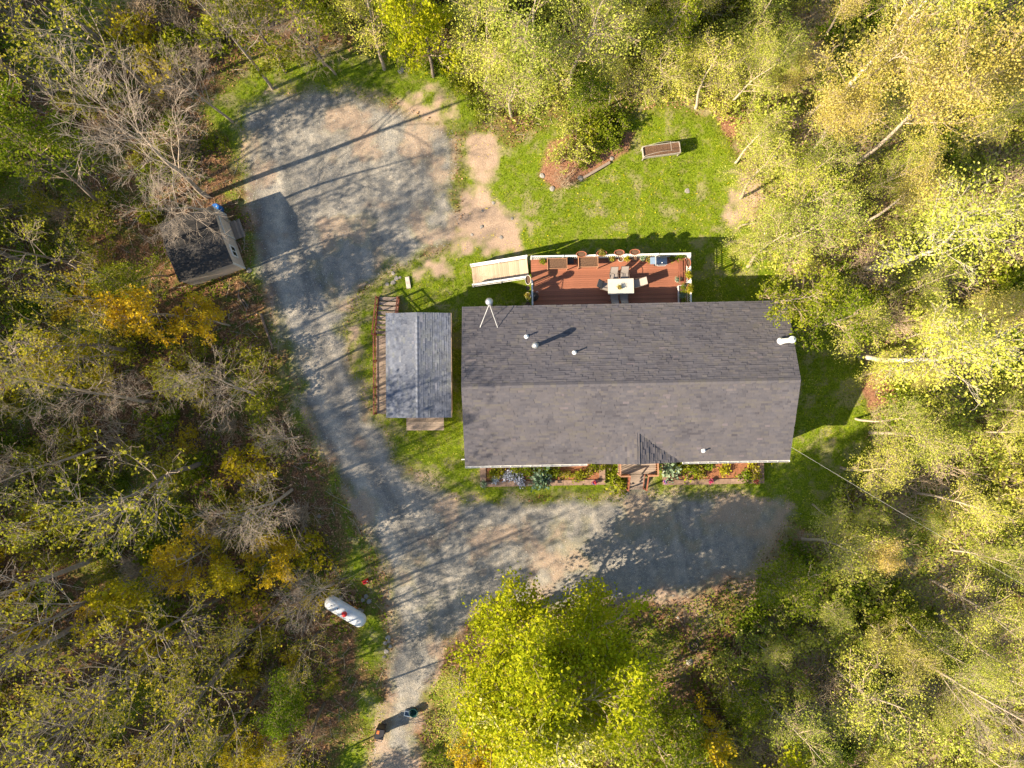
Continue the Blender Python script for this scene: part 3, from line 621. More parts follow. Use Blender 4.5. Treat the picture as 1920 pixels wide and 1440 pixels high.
# vents and flues on the roof (each fixed to it: parts)
def on_roof(px, py, up=0.0):
    z = 4.4
    for _ in range(6): hx, hy = HP(px, py, z); z = roof_z(hy) + up
    return hx, hy, z - up
hx, hy, z = on_roof(1003, 649)
fl = part('flue', MB().lathe([(.20, -.1), (.20, .03), (.12, .06), (.12, .95), (.125, .96)], 16).mesh('flue', True), 'steel', house, (hx, hy, z + .02))
part('flue_cap', MB().lathe([(.19, .92), (.20, 1.05), (.17, 1.12), (.10, 1.2), (.02, 1.23)], 16).mesh('flue_cap', True), 'steel', fl)
for px, py, h in ((987, 631, .32), (1077, 661, .34), (1319, 845, .30)):
    hx, hy, z = on_roof(px, py)
    v_ = part('vent_pipe', MB().lathe([(.045, -.05), (.045, h), (.05, h + .02)], 10).mesh('vent_pipe', True), 'pvc', house, (hx, hy, z + .02))
    part('flashing', MB().lathe([(.15, 0), (.14, .02), (.06, .09)], 10).mesh('flashing'), 'pvc', v_, (0, 0, 0), (rad(22) if hy < 0 else rad(-22), 0, 0))
hx, hy, z = on_roof(1464, 640)
fl = part('flue', MB().lathe([(.24, -.12), (.23, .05), (.15, .12), (.15, 1.75), (.17, 1.77)], 18).mesh('flue', True), 'pvc', house, (hx, hy, z + .02))
part('flue_cap', MB().lathe([(.15, 1.75), (.21, 1.78), (.21, 1.90), (.16, 1.93), (.07, 1.95), (.06, 2.02), (.01, 2.03)], 18).mesh('flue_cap', True), 'pvc', fl); fl['label'] = 'tall white flue at the end of the roof'

# stove pipe beside the deck, braced to the roof by two struts
cx, cy = P(917, 565, 4.9)
sp = thing('stove_pipe', 'shiny steel stove pipe braced to the eave by two struts beside deck', 'chimney', (cx, cy, 0), HROT)
part('pipe', MB().lathe([(.15, -.05), (.15, 4.6)], 18).mesh('pipe', True), 'steel', sp)
part('cap', MB().lathe([(.15, 4.55), (.22, 4.6), (.235, 4.72), (.21, 4.82), (.13, 4.9), (.02, 4.93)], 20).mesh('cap', True), 'steel', sp)
for px in (900, 933):
    hx, hy, z = on_roof(px, 614); c_, s_ = math.cos(HROT), math.sin(HROT); w_ = (HX + hx * c_ - hy * s_, HY + hx * s_ + hy * c_)
    q_ = ((w_[0] - cx) * c_ + (w_[1] - cy) * s_, -(w_[0] - cx) * s_ + (w_[1] - cy) * c_)
    part('strut', MB().tube([(0, -.12, 4.5), (q_[0], q_[1], z + .03)], .02, 6).mesh('strut'), 'galv', sp)
x_, y_ = P(1487, 839, 4.3); ex_, ey_ = P(1930, 1100, 7.0); ex_, ey_ = x_ + (ex_ - x_) * 1.25, y_ + (ey_ - y_) * 1.25
pts = [(x_ + (ex_ - x_) * t, y_ + (ey_ - y_) * t, 4.0 + 3.2 * t - 1.6 * t * (1 - t)) for t in [i / 16 for i in range(17)]]
tag(part('service_wire', MB().tube(pts, .007, 5).mesh('service_wire'), 'wire'), 'thin pale overhead wire running from house corner into the trees', 'wire')
pole = thing('utility_pole', 'grey wooden utility pole carrying the overhead house wire', 'pole', (ex_, ey_, 0), .5)
part('shaft', MB().tube([(0, 0, -.3), (0, 0, 8.4)], [.16, .11], 10).mesh('shaft', True), 'log', pole); part('crossarm', MB().box((0, 0, 7.8), (1.8, .1, .12)).mesh('crossarm'), 'log', pole)
for k in (-.8, 0.35, .8): part('insulator', MB().lathe([(.04, 7.86), (.06, 7.92), (.05, 7.98), (.02, 8.0)], 8).mesh('insulator'), 'dark_pot', pole, (k, 0, 0))

# ------------------------------------------------------------------ railings and decks
def railing(parent, a, b, h, mat, n=None, spacing=0.125, post=True, rail_w=0.10, bal=0.035, base=0.08, postmat=None):
    a, b = Vector(a), Vector(b); L = (b - a).length
    n = n or max(2, int(L / spacing)); up = Vector((0, 0, h))
    part('top_rail', MB().bar(a + up, b + up, rail_w, .045).mesh('top_rail'), mat, parent)
    part('bottom_rail', MB().bar(a + Vector((0, 0, base)), b + Vector((0, 0, base)), .05, .05).mesh('bottom_rail'), mat, parent)
    bm_ = MB().box((0, 0, (h + base) / 2), (bal, bal, h - base - .05)).mesh('baluster')
    for i in range(1, n): part('baluster', bm_, mat, parent, tuple(a + (b - a) * (i / n)))
    if post:
        k = max(1, int(round(L / 2.0))); pm = MB().box((0, 0, h / 2 + .02), (.1, .1, h + .10)).mesh('post')
        for i in range(k + 1): part('post', pm, postmat or mat, parent, tuple(a + (b - a) * (i / k)))
DZ = 1.35
deck = thing('back_deck', 'reddish brown board deck with white railings behind the house', 'deck', (HX, HY, 0), HROT)
dx0, dx1 = HP(996, 520, DZ)[0], HP(1289, 520, DZ)[0]; dy0, dy1 = wy + .12, 8.22
nb = int((dy1 - dy0) / .141); bmesh_ = boxmesh('board', (dx1 - dx0, .134, .035))
for i in range(nb): part('board', bmesh_, 'deck', deck, ((dx0 + dx1) / 2, dy0 + .07 + i * .141, DZ - .018))
for y in (dy0 + .3, (dy0 + dy1) / 2, dy1 - .25): part('joist', boxmesh('joist', (dx1 - dx0 - .1, .05, .2)), 'deck_edge', deck, ((dx0 + dx1) / 2, y, DZ - .15))
part('rim_board', boxmesh('rim_board', (dx1 - dx0 + .06, .04, .24)), 'white', deck, ((dx0 + dx1) / 2, dy0 + nb * .141 + .025, DZ - .13))
for x in (dx0 + .1, (dx0 + dx1) / 2, dx1 - .1):
    for y in (dy0 + .4, dy1 - .2): part('support_post', boxmesh('support_post', (.14, .14, DZ - .2)), 'bed_timber', deck, (x, y, (DZ - .26) / 2))
ry = dy1 - .02
railing(deck, (dx0 + .02, ry, DZ), (dx1 - .05, ry, DZ), 1.0, 'white')
railing(deck, (dx1 - .05, ry - .12, DZ), (dx1 - .05, dy0 + .15, DZ), 1.0, 'white')
rampy = HP(990, 525, DZ + .5)[1]
railing(deck, (dx0 + .02, rampy - .1, DZ), (dx0 + .02, dy0 + .1, DZ), 1.0, 'white', spacing=.13)
# ramp
ra = Vector((*P(990, 503, DZ), DZ)); rb = Vector((*P(886, 519, .1), .12)); rd = rb - ra; rl = rd.length; rz_ = math.atan2(rd.y, rd.x); ry_ = -math.asin(rd.z / rl)
ramp_t = thing('access_ramp', 'pale plank ramp with white rails sloping from deck to grass', 'ramp', (ra.x, ra.y, 0), rz_)
hor = math.hypot(rd.x, rd.y); npk = int(rl / .144); pm = boxmesh('plank', (.138, 1.22, .035))
for i in range(npk):
    t = (i + .5) / npk; part('plank', pm, 'plank', ramp_t, (hor * t, 0, DZ + (rb.z - DZ) * t - .02), (0, ry_ * -1 if False else math.atan2(DZ - rb.z, hor), 0))
for s in (-1, 1):
    railing(ramp_t, (0.05, s * .66, DZ), (hor, s * .66, rb.z), .92, 'white', spacing=.12)
    part('handrail', MB().tube([(0.05, s * .58, DZ + .75), (hor, s * .58, rb.z + .75)], .025, 8).mesh('handrail'), 'white', ramp_t)
    part('stringer', MB().bar((0, s * .55, DZ - .16), (hor, s * .55, rb.z - .1), .05, .18).mesh('stringer'), 'bed_timber', ramp_t)

# ------------------------------------------------------------------ things on the deck
def dpos(px, py, z): x, y = P(px, py, z); return (x, y, z)
tx, ty, _ = dpos(1164, 537, DZ + .72)
tb = thing('patio_table', 'rectangular cream topped patio table on the deck', 'table', (tx, ty, DZ), rad(1.8))
part('tabletop', MB().box((0, 0, .725), (1.66, .98, .03)).mesh('tabletop'), 'cream', tb); part('apron', MB().box((0, 0, .68), (1.56, .88, .05)).mesh('apron'), 'bronze', tb)
for sx in (-1, 1):
    for sy in (-1, 1): part('leg', MB().tube([(sx * .70, sy * .38, 0), (sx * .68, sy * .36, .66)], .025, 8).mesh('leg'), 'bronze', tb)
cp = thing('centrepiece', 'leafy potted centrepiece standing on the cream patio table', 'plant', dpos(1161, 540, DZ + .74), 0)
part('pot', MB().lathe([(.08, 0), (.12, .12), (.10, .12), (.09, .10)], 14).mesh('pot'), 'dark_pot', cp); plant_parts(cp, 'goldplant', (0, 0, .08), .55)
def chair(px, py, rz, label, grp):
    x, y, _ = dpos(px, py, DZ + .5); t = thing('patio_chair', label, 'chair', (x, y, DZ), rz, grp)
    part('seat', MB().box((0, 0, .42), (.50, .48, .035)).mesh('seat'), 'fabric', t)
    b = MB()
    for i in range(5):
        z0, z1 = .45 + i * .105, .45 + (i + 1) * .105; y0, y1 = .23 + .035 * i + .008 * i * i, .23 + .035 * (i + 1) + .008 * (i + 1) ** 2
        b.bar((0, y0, z0), (0, y1, z1 + .004), .46, .025)
    part('backrest', b.mesh('backrest'), 'fabric', t)
    for s in (-1, 1):
        part('armrest', MB().tube([(s * .28, -.24, 0), (s * .28, -.25, .55), (s * .28, -.19, .64), (s * .28, .1, .66), (s * .27, .33, .62)], .018, 6).mesh('armrest'), 'bronze', t)
        part('leg', MB().tube([(s * .26, .26, 0), (s * .25, .24, .45), (s * .245, .42, .80), (s * .24, .60, 1.0)], .018, 6).mesh('leg'), 'bronze', t)
    part('back_rail', MB().tube([(-.24, .60, 1.0), (.24, .60, 1.0)], .016, 6).mesh('back_rail'), 'bronze', t)
chair(1151, 520, rad(1), 'grey patio chair on the railing side of the table, nearer the planters', 'chairs at patio table')
chair(1171, 519, rad(2), 'grey patio chair on the railing side of the table, nearer the grill', 'chairs at patio table')
chair(1136, 537, rad(73), 'grey patio chair turned askew at the table end facing the ramp', 'chairs at patio table')
chair(1194, 531, rad(-78), 'grey patio chair pulled out at the table end facing the grill', 'chairs at patio table')
chair(1152, 555, rad(181), 'grey patio chair on the house side of the table, nearer the ramp', 'chairs at patio table')
chair(1170, 554, rad(179), 'grey patio chair on the house side of the table, nearer the grill end', 'chairs at patio table')
gx_, gy_, _ = dpos(1240, 488, DZ + .9)
gr = thing('gas_grill', 'dark blue lidded gas grill with a pale side shelf by the railing', 'grill', (gx_, gy_, DZ), rad(1.5))
part('cabinet', MB().box((0, 0, .38), (.62, .46, .68)).mesh('cabinet'), 'black', gr)
lid = MB(); prof = [(-.27, .74), (-.27, .86), (-.20, .99), (-.05, 1.06), (.10, 1.05), (.24, .94), (.27, .74)]
n_ = len(prof); lid.raw([(-.33, y, z) for y, z in prof] + [(.33, y, z) for y, z in prof], [tuple(range(n_)), tuple(reversed(range(n_, 2 * n_)))] + [(i + 1, i, i + n_, i + 1 + n_) for i in range(n_ - 1)])
ld_ = part('lid', lid.mesh('lid'), 'grill', gr); part('handle', MB().tube([(-.26, -.3, .84), (-.26, -.35, .86), (.26, -.35, .86), (.26, -.3, .84)], .018, 6).mesh('handle'), 'galv', ld_); part('thermometer', MB().lathe([(.035, 0), (.035, .012), (0.01, .014)], 10).mesh('thermometer'), 'pvc', ld_, (.02, -.17, 1.015), (rad(25), 0, 0))
part('side_shelf', boxmesh('side_shelf', (.34, .44, .03)), 'blue_grey', gr, (-.52, 0, .80)); part('side_frame', MB().tube([(-.36, -.28, .76), (.36, -.28, .76)], .02, 6).mesh('side_frame'), 'galv', gr); part('side_bar', MB().bar((.36, -.28, .80), (.36, .26, .80), .04, .05).mesh('side_bar'), 'galv', gr); part('side_bar', MB().bar((-.35, -.28, .80), (-.35, .26, .80), .03, .05).mesh('side_bar'), 'galv', gr)
def soil_box(px, py, label):
    x, y, _ = dpos(px, py, DZ + .72); t = thing('planter_table', label, 'planter', (x, y, DZ), rad(1.5), 'cedar planter tables on the deck')
    w, d = 1.24, .62
    for s in (-1, 1):
        part('long_side', boxmesh('long_side', (w, .03, .26)), 'cedar', t, (0, s * d / 2, .66)); part('short_side', boxmesh('short_side', (.03, d - .04, .26)), 'cedar', t, (s * w / 2, 0, .66))
        for q in (-1, 1): part('leg', boxmesh('leg', (.05, .05, .84)), 'cedar', t, (s * (w / 2 + .01), q * (d / 2 + .03), .42))
    part('soil', MB().box((0, 0, .64), (w - .04, d - .04, .16)).mesh('soil'), 'soil', t)
soil_box(1045, 494, 'cedar planter table of bare soil, nearer the ramp'); soil_box(1103, 491, 'cedar planter table of bare soil, between black bin and round pots')
bx_, by_, _ = dpos(1070, 489, DZ + .45)
t = thing('bin', 'small black square bin between the two cedar planter tables', 'bin', (bx_, by_, DZ), rad(2)); part('body', MB().box((0, 0, .22), (.36, .36, .44), 0, 1.1).mesh('body'), 'black', t); part('rim', MB().box((0, 0, .46), (.42, .42, .03)).mesh('rim'), 'black', t); part('lid', MB().box((0, 0, .49), (.36, .36, .03), 0, .85).mesh('lid'), 'black', t)
POT = MB().lathe([(.10, 0), (.14, .26), (.165, .26), (.165, .31), (.145, .31), (.14, .26)], 16).mesh('pot')
def pot(px, py, mat, plant, label, s=1.0, z=DZ, rimmat=None, grp=None):
    x, y = P(px, py, z + .25); t = thing('flower_pot', label, 'pot', (x, y, z), 0, grp)
    m = MB().lathe([(.12 * s, 0), (.165 * s, .28 * s), (.19 * s, .28 * s), (.19 * s, .33 * s), (.165 * s, .33 * s), (.155 * s, .26 * s)], 18).mesh('pot')
    part('body', m, mat, t); part('soil', MB().lathe([(.16 * s, .24 * s), (.155 * s, .27 * s)], 16).mesh('soil'), 'soil', t)
    if plant: plant_parts(t, plant, (0, 0, .24 * s), .75 * s)
    return t
pot(1018, 490, 'dark_pot', 'small', 'dark round pot in the deck corner at the ramp', .95)
pot(1146, 485, 'black', 'goldplant', 'wide black pot of dry stems beside the second cedar planter', 1.15)
pot(1164, 486, 'pale_pot', None, 'pale rimmed pot of bare soil under the railing, beside the yellow plant', .95)
pot(1176, 485, 'dark_pot', 'smallyellow', 'pot with a bright yellow green plant between two round pots', .85)
pot(1190, 484, 'black', None, 'round dark soil filled pot below the railing trough', .95)
pot(1205, 483, 'pale_pot', 'smallblue', 'cream pot with a silvery plant along the deck railing', .9)
pot(1217, 487, 'terracotta', 'goldplant', 'pot with tan feathery stems beside the grill shelf', 1.1)
pot(1259, 484, 'pale_pot', 'small', 'small pale pot with green plant beside the grill lid', .8)
pot(1274, 479, 'dark_pot', 'small', 'large bushy green plant in a pot in the railing corner', 1.3)
pot(1270, 525, 'pale_pot', 'smallblue', 'small pot with drooping pale leaves standing alone on boards', .75)
def oval(px, py, rz, mat, plant, label, z=DZ + .98, s=1.0, grp='oval troughs on the railings'):
    x, y = P(px, py, z + .1); t = thing('oval_planter', label, 'planter', (x, y, z), rz, grp)
    part('body', MB().lathe([(.20 * s, 0), (.255 * s, .18), (.28 * s, .18), (.28 * s, .21), (.245 * s, .21), (.235 * s, .14)], 22, sx=1.0, sy=.58).mesh('trough', True), mat, t)
    part('soil', MB().lathe([(.24 * s, .12), (.235 * s, .16)], 20, sx=1, sy=.56).mesh('soil'), 'soil', t)
    part('bracket', MB().tube([(0, -.16, .0), (0, .16, .0)], .012, 6).mesh('bracket'), 'black', t)
    if plant:
        plant_parts(t, plant, (-.1, 0, .12), .6); plant_parts(t, plant, (.1, 0, .12), .6)
oval(1090, 477, rad(2), 'terracotta', None, 'terracotta oval trough of bare soil above the black bin side', s=1.2)
oval(1128, 475, rad(2), 'terracotta', 'goldplant', 'terracotta oval trough with faint sprouts above second cedar planter', s=1.2)
oval(1161, 474, rad(2), 'terracotta', None, 'terracotta oval trough of bare soil above the pale rimmed pot', s=1.2)
oval(1190, 473, rad(2), 'terracotta', None, 'terracotta oval trough on the railing, last one before the grill', s=1.2)
oval(1290, 493, rad(91), 'terracotta', None, 'terracotta oval trough of bare soil on the side railing near grill')
oval(1291, 516, rad(91), 'terracotta', 'smallyellow', 'oval trough overflowing with yellow green leaves on side railing')
oval(1292, 541, rad(91), 'terracotta', 'smallyellow', 'red oval trough with yellow plants on side railing near house')
oval(990, 525, rad(91), 'pale_pot', None, 'pale rimmed long oval trough on the ramp end railing', s=1.15)
oval(990, 556, rad(91), 'pale_pot', 'goldplant', 'pale rimmed oval trough between two dark round pots on railing', s=1.0)
pot(990, 540, 'black', None, 'dark round pot clipped on railing between two oval troughs', .7, DZ + .98)
pot(990, 570, 'black', None, 'dark round pot on the railing close to house eave', .75, DZ + .98)
x, y, _ = dpos(1279, 507, DZ + .6)
t = thing('plant_stand', 'empty reddish two bay plant stand along the side railing', 'stand', (x, y, DZ), rad(1.2))
for sx in (-1, 1):
    part('side_board', boxmesh('side_board', (.035, 1.5, .05)), 'red_wood', t, (sx * .17, 0, .6))
    for yy in (-.73, .73): part('leg', boxmesh('leg', (.045, .045, .575)), 'red_wood', t, (sx * .17, yy, .2875))
for yy in (-.73, -.05, .73): part('crossbar', boxmesh('crossbar', (.30, .05, .04)), 'red_wood', t, (0, yy, .6))
part('shelf', boxmesh('shelf', (.3, 1.4, .02)), 'red_wood', t, (0, 0, .2))
x, y, _ = dpos(1279, 552, DZ + .6)
t = thing('herb_planter', 'pale framed planter box crowded with green herbs beside house', 'planter', (x, y, DZ), rad(1.2))
for sx in (-1, 1): part('long_side', boxmesh('long_side', (.03, 1.15, .3)), 'galv', t, (sx * .22, 0, .5)); part('short_side', boxmesh('short_side', (.40, .03, .3)), 'galv', t, (0, sx * .575, .5))
for sx in (-1, 1):
    for sy in (-1, 1): part('leg', boxmesh('leg', (.04, .04, .36)), 'galv', t, (sx * .2, sy * .53, .18))
part('soil', boxmesh('soil', (.4, 1.1, .2)), 'soil', t, (0, 0, .5))
for i, k in enumerate(('small', 'smallblue', 'small', 'small')): plant_parts(t, k, (R.uniform(-.08, .08), -.4 + i * .27, .58), .6)
x, y, _ = dpos(1002, 556, DZ + .7)
t = thing('kettle_smoker', 'black upright smoker in the shade at the deck corner by house', 'smoker', (x, y, DZ), 0)
part('body', MB().lathe([(.20, .25), (.27, .35), (.28, .75), (.26, .8)], 18).mesh('body', True), 'black', t); part('lid', MB().lathe([(.28, .8), (.27, .88), (.2, .98), (.06, 1.04), (.04, 1.08), (.01, 1.08)], 18).mesh('lid', True), 'black', t)
for i in range(3): a = i * 2.1; part('leg', MB().tube([(.24 * math.cos(a), .24 * math.sin(a), 0), (.2 * math.cos(a), .2 * math.sin(a), .35)], .015, 6).mesh('leg'), 'galv', t)
part('handle', MB().tube([(.1, .26, .84), (.18, .33, .86), (.25, .24, .84)], .014, 6).mesh('handle'), 'galv', t)

# ------------------------------------------------------------------ front steps and flower beds
ex, ey = P(1194, 880, .8)
st = thing('front_steps', 'weathered wooden landing and steps at the front door', 'steps', (ex, ey, 0), HROT)
SZ = .9; sy0 = (-HD / 2 + .45) + 0.0
fy = 0.62
lb = boxmesh('board', (2.5, .135, .035))
for i in range(7): part('board', lb, 'grey_plank', st, (0, fy - i * .142, SZ - .02))
for sx in (-1, 1):
    for yy in (fy - .9, fy): part('post', boxmesh('post', (.09, .09, SZ + .95)), 'cedar', st, (sx * 1.22, yy, (SZ + .95) / 2))
    part('top_rail', MB().bar((sx * 1.22, fy, SZ + .88), (sx * 1.22, fy - .92, SZ + .88), .09, .045).mesh('top_rail'), 'cedar', st)
    part('top_rail', MB().bar((sx * 1.22, fy - .95, SZ + .88), (sx * .56, fy - .95, SZ + .88), .09, .045).mesh('top_rail'), 'cedar', st)
    bm_ = MB().box((0, 0, SZ + .43), (.035, .035, .82)).mesh('baluster')
    for i in range(5): part('baluster', bm_, 'red_wood', st, (sx * (.66 + .11 * i), fy - .95, 0))
    for i in range(6): part('baluster', bm_, 'red_wood', st, (sx * 1.22, fy - .1 - .14 * i, 0))
    part('stringer', MB().bar((sx * .52, fy - .92, SZ - .12), (sx * .52, fy - 2.0, .02), .05, .2).mesh('stringer'), 'red_wood', st)
    part('handrail', MB().bar((sx * .60, fy - .95, SZ + .88), (sx * .60, fy - 2.0, .95), .08, .045).mesh('handrail'), 'red_wood', st)
    part('post', boxmesh('post', (.09, .09, 1.0)), 'red_wood', st, (sx * .60, fy - 2.0, .5))
for i in range(4):
    for k in (0, 1): part('tread', boxmesh('tread', (1.0, .13, .035)), 'grey_plank', st, (0, fy - 1.04 - .27 * i - .137 * k, SZ - .2 * (i + 1)))
def front_bed(pxa, pya, pxb, pyb, label, plants, seed):
    z = .42; (xa, ya), (xb, yb) = P(pxa, pya, z), P(pxb, pyb, z); cx, cy = (xa + xb) / 2, (ya + yb) / 2; w, d = xb - xa, ya - yb
    t = thing('raised_bed', label, 'flower bed', (cx, cy, 0), HROT)
    for nm, (bx, by, bw, bd) in (('timber', (0, -d / 2 + .17, w, .34)), ('timber', (0, d / 2 - .06, w, .12)), ('end_timber', (-w / 2 + .2, .12, .40, d - .5)), ('end_timber', (w / 2 - .2, .12, .40, d - .5))):
        nseg = max(1, int(round(bw / 2.4))) if bw > bd else 1
        for i in range(nseg): part(nm, boxmesh(nm, (bw / nseg - .01, bd, .42)), 'bed_timber', t, (bx - bw / 2 + bw / nseg * (i + .5), by, .2))
    part('mulch', MB().box((0, .12, .17), (w - .8, d - .46, .34)).mesh('mulch'), 'mulch', t)
    for k, px, py, s, lab in plants:
        x, y = P(px, py, .5); o = thing('bed_plant', lab, 'plant', (x, y, .33), 0, 'plants in the front flower beds'); plant_parts(o, k, (0, 0, 0), s * 1.08)
front_bed(900, 869, 1135, 911, 'long timber edged front flower bed with blue flowers', [
    ('small', 925, 885, 1.1, 'low green plant at the downspout end of blue flower bed'), ('goldplant', 935, 888, 1.2, 'orange tinged low plant beside the blue flowers'),
    ('flowerblue', 958, 890, 1.3, 'patch of pale blue flowers, upper one in the long front bed'), ('flowerblue', 972, 897, 1.2, 'patch of pale blue flowers along the inner timber edge'), ('flowerblue', 930, 895, .9, 'pale blue flowers beside the dark urn in long bed'),
    ('small', 965, 879, 1.2, 'green clump against the gutter above blue flowers'), ('small', 990, 884, 1.4, 'fresh green clump left of the silvery shrub in long bed'), ('smallblue', 1012, 893, 1.9, 'large silvery blue green shrub in middle of the long bed'), ('small', 1020, 880, 1.5, 'bright green clump behind the silvery blue shrub'),
    ('small', 1042, 886, 1.3, 'green clump next to the bare mulch in long bed'), ('goldplant', 1058, 888, 1.1, 'rusty low plant on open mulch in long bed'), ('small', 1085, 890, 1.2, 'green plant near the step end of long bed'), ('goldplant', 1100, 885, 1.2, 'golden plant near the step end of long bed'), ('small', 1112, 873, 1.0, 'dark green tuft under the eave at the bed end')], 1)
front_bed(1244, 864, 1433, 908, 'shorter timber edged front flower bed with silver shrub', [
    ('smallblue', 1258, 880, 1.9, 'silvery shrub spilling over the corner of shorter bed'), ('small', 1278, 873, 1.6, 'bright green shrub under the gutter in shorter bed'), ('small', 1294, 880, 1.5, 'deep green leafy clump beside the bright green shrub'), ('goldplant', 1312, 882, 1.4, 'olive and gold clump in middle of shorter bed'), ('small', 1330, 872, 1.2, 'green clump below the gutter beside the gold clump'),
    ('smallyellow', 1357, 879, 1.1, 'single vivid yellow plant on bare mulch'), ('small', 1398, 889, 1.2, 'dark green mound near the far end of shorter bed'), ('goldplant', 1415, 884, 1.7, 'dry tan shrub at the far end of shorter bed'), ('smallyellow', 1410, 868, 1.0, 'yellow green sprig under the gutter at far bed end')], 2)
BZ = .42
pot(908, 908, 'black', 'smallblue', 'black urn on the outer corner of long flower bed', .9, BZ - .01); pot(1020, 907, 'black', 'smallyellow', 'pot of yellow flowers on the edge of long flower bed', .8, BZ - .01)
pot(1115, 905, 'blue', 'flowerred', 'blue pot with red flowers on long flower bed edge', .8, BZ - .01); pot(1130, 877, 'black', 'small', 'dark wire pot at the step end of long flower bed', .85, BZ - .01)
pot(1259, 896, 'dark_pot', None, 'large dark tub at the corner of shorter bed', 1.3, BZ - .01); pot(1248, 903, 'orange', 'flowerviolet', 'orange pot with violet flowers beside the dark tub', .75, BZ - .01)
pot(1333, 903, 'black', 'flowerred', 'small pot of pink flowers midway along shorter bed', .7, BZ - .01); pot(1419, 902, 'black', 'flowerred', 'pot of red flowers at far corner of shorter bed', .8, BZ - .01)
pot(1232, 868, 'blue', 'smallblue', 'blue green plant pot under the eave beside front steps', .9, 0)
for px, py in ((1152, 893), (1158, 905)):
    o = thing('bed_plant', 'leafy green clump in grass beside the front steps', 'plant', (*P(px, py, .2), -.02), 0, 'clumps beside the front steps'); plant_parts(o, 'small', (0, 0, 0), 1.8)

# ------------------------------------------------------------------ cabin beside the house
CE, CF = 3.3, 1.25
c0x, c0y = P(724, 783, CE); c1x, c1y = P(845, 587, CE); ccx, ccy = (c0x + c1x) / 2, (c0y + c1y) / 2; CW, CL = c1x - c0x, c1y - c0y
cab = thing('cabin', 'small cabin with blue grey shingle roof, tree shade mottled into its colour, beside the house', 'cabin', (ccx, ccy, 0), rad(.3))
crise = CW / 2 * .25; csl = math.hypot(CW / 2, crise); cc, cs_ = CW / 2 / csl, crise / csl
wxx, wyy = CW / 2 - .18, CL / 2 - .2
for s in (-1, 1):
    wall_panel('wall', cab, s * wxx, -wyy, s * wxx, wyy, .35, CE + .02, .1, 'brown_wall'); wall_panel('wall', cab, -wxx + .06, s * (wyy - .06), wxx - .06, s * (wyy - .06), .35, CE, .1, 'brown_wall', CE + crise - .12)
    for k in range(3): part('pier', boxmesh('pier', (.25, .25, .5)), 'stone', cab, (s * (wxx - .2), (k - 1) * (wyy - .3), .15))
window(cab, wxx + .07, 1.2, 2.3, .8, .8, PI / 2); window(cab, -wxx - .07, -1.6, 2.3, .8, .8, PI / 2)
part('door', boxmesh('door', (.06, .85, 1.95)), 'white', cab, (-wxx - .08, .6, CF + 1.0)); part('door', boxmesh('door', (1.4, .06, 1.9)), 'white', cab, (.25, -wyy - .03, CF + .97))
rs_e = part('roof_slope', slab((CW / 2, -CL / 2, CE), (CW / 2, CL / 2, CE), (0, CL / 2, CE + crise), (0, -CL / 2, CE + crise), .08).mesh('slope'), 'shingle_blue', cab)
rs_w = part('roof_slope', slab((-CW / 2, CL / 2, CE), (-CW / 2, -CL / 2, CE), (0, -CL / 2, CE + crise), (0, CL / 2, CE + crise), .08).mesh('slope'), 'shingle_blue', cab)
shingle_field(rs_e, (CW / 2 + .015, -CL / 2, CE - .005), (0, 1, 0), (-cc, 0, cs_), (cs_, 0, cc), CL, csl, 'shingle_blue', 21, singles=140, pool=POOL_BLUE, th=.012)
shingle_field(rs_w, (-CW / 2 - .015, CL / 2, CE - .005), (0, -1, 0), (cc, 0, cs_), (-cs_, 0, cc), CL, csl, 'shingle_blue', 22, singles=140, pool=POOL_BLUE, th=.012)
capb = [MB().raw([(-.15, -.165, -.06), (-.15, .165, -.06), (0, .165, .012), (0, -.165, .012), (.15, .165, -.06), (.15, -.165, -.06)], [(1, 0, 3, 2), (2, 3, 5, 4)]).mesh('ridge_cap') for _ in range(3)]
for i, m in enumerate(capb): m.attributes.new('tone', 'FLOAT', 'FACE').data.foreach_set('value', [.40 + .10 * i] * 2)
for i in range(int(CL / .33)): part('ridge_cap', capb[R.randrange(3)], 'shingle_blue', cab, (0, -CL / 2 + .17 + i * .33, CE + crise + .02 + .006 * (i % 2)))
part('trim_board', boxmesh('trim_board', (.04, CL, .16)), 'plank', cab, (CW / 2 + .04, 0, CE - .09))
# side walkway, stairs and platform of the cabin
x0_, y0_ = P(705, 776, CF); x1_, y1_ = P(727, 628, CF)
wk = thing('cabin_walkway', 'narrow reddish board walkway along the cabin with rail', 'walkway', ((x0_ + x1_) / 2, (y0_ + y1_) / 2, 0), rad(.3)); ww, wl = x1_ - x0_ + .25, y1_ - y0_
nbk = int(wl / .142); bm_ = boxmesh('board', (ww, .135, .035))
for i in range(nbk): part('board', bm_, 'grey_plank', wk, (.1, -wl / 2 + .07 + i * .142, CF - .02), (0, 0, PI))
for y in (-wl / 2 + .1, 0, wl / 2 - .1): part('support_post', boxmesh('support_post', (.1, .1, CF - .05)), 'red_wood', wk, (-ww / 2 + .18, y, (CF - .05) / 2))
railing(wk, (-ww / 2 + .14, -wl / 2 + .04, CF), (-ww / 2 + .14, wl / 2, CF), .92, 'red_wood', spacing=.35, rail_w=.09)
sx0, sy0_ = P(709, 628, CF); sx1, sy1_ = P(733, 556, .05)
sc_ = thing('cabin_stairs', 'pink grey wooden stairs with red rails leading up to the cabin walkway', 'stairs', ((P(718, 628, CF)[0] + P(733, 560, .1)[0]) / 2, (sy0_ + sy1_) / 2, 0), rad(-1.5))
sl_ = sy1_ - sy0_; ns = 8
for i in range(ns):
    t = (i + .5) / ns; part('tread', boxmesh('tread', (1.28, .25, .04)), 'grey_plank', sc_, (0, -sl_ / 2 + sl_ * t, CF - (CF - .03) * (i + 1) / (ns + .4)))
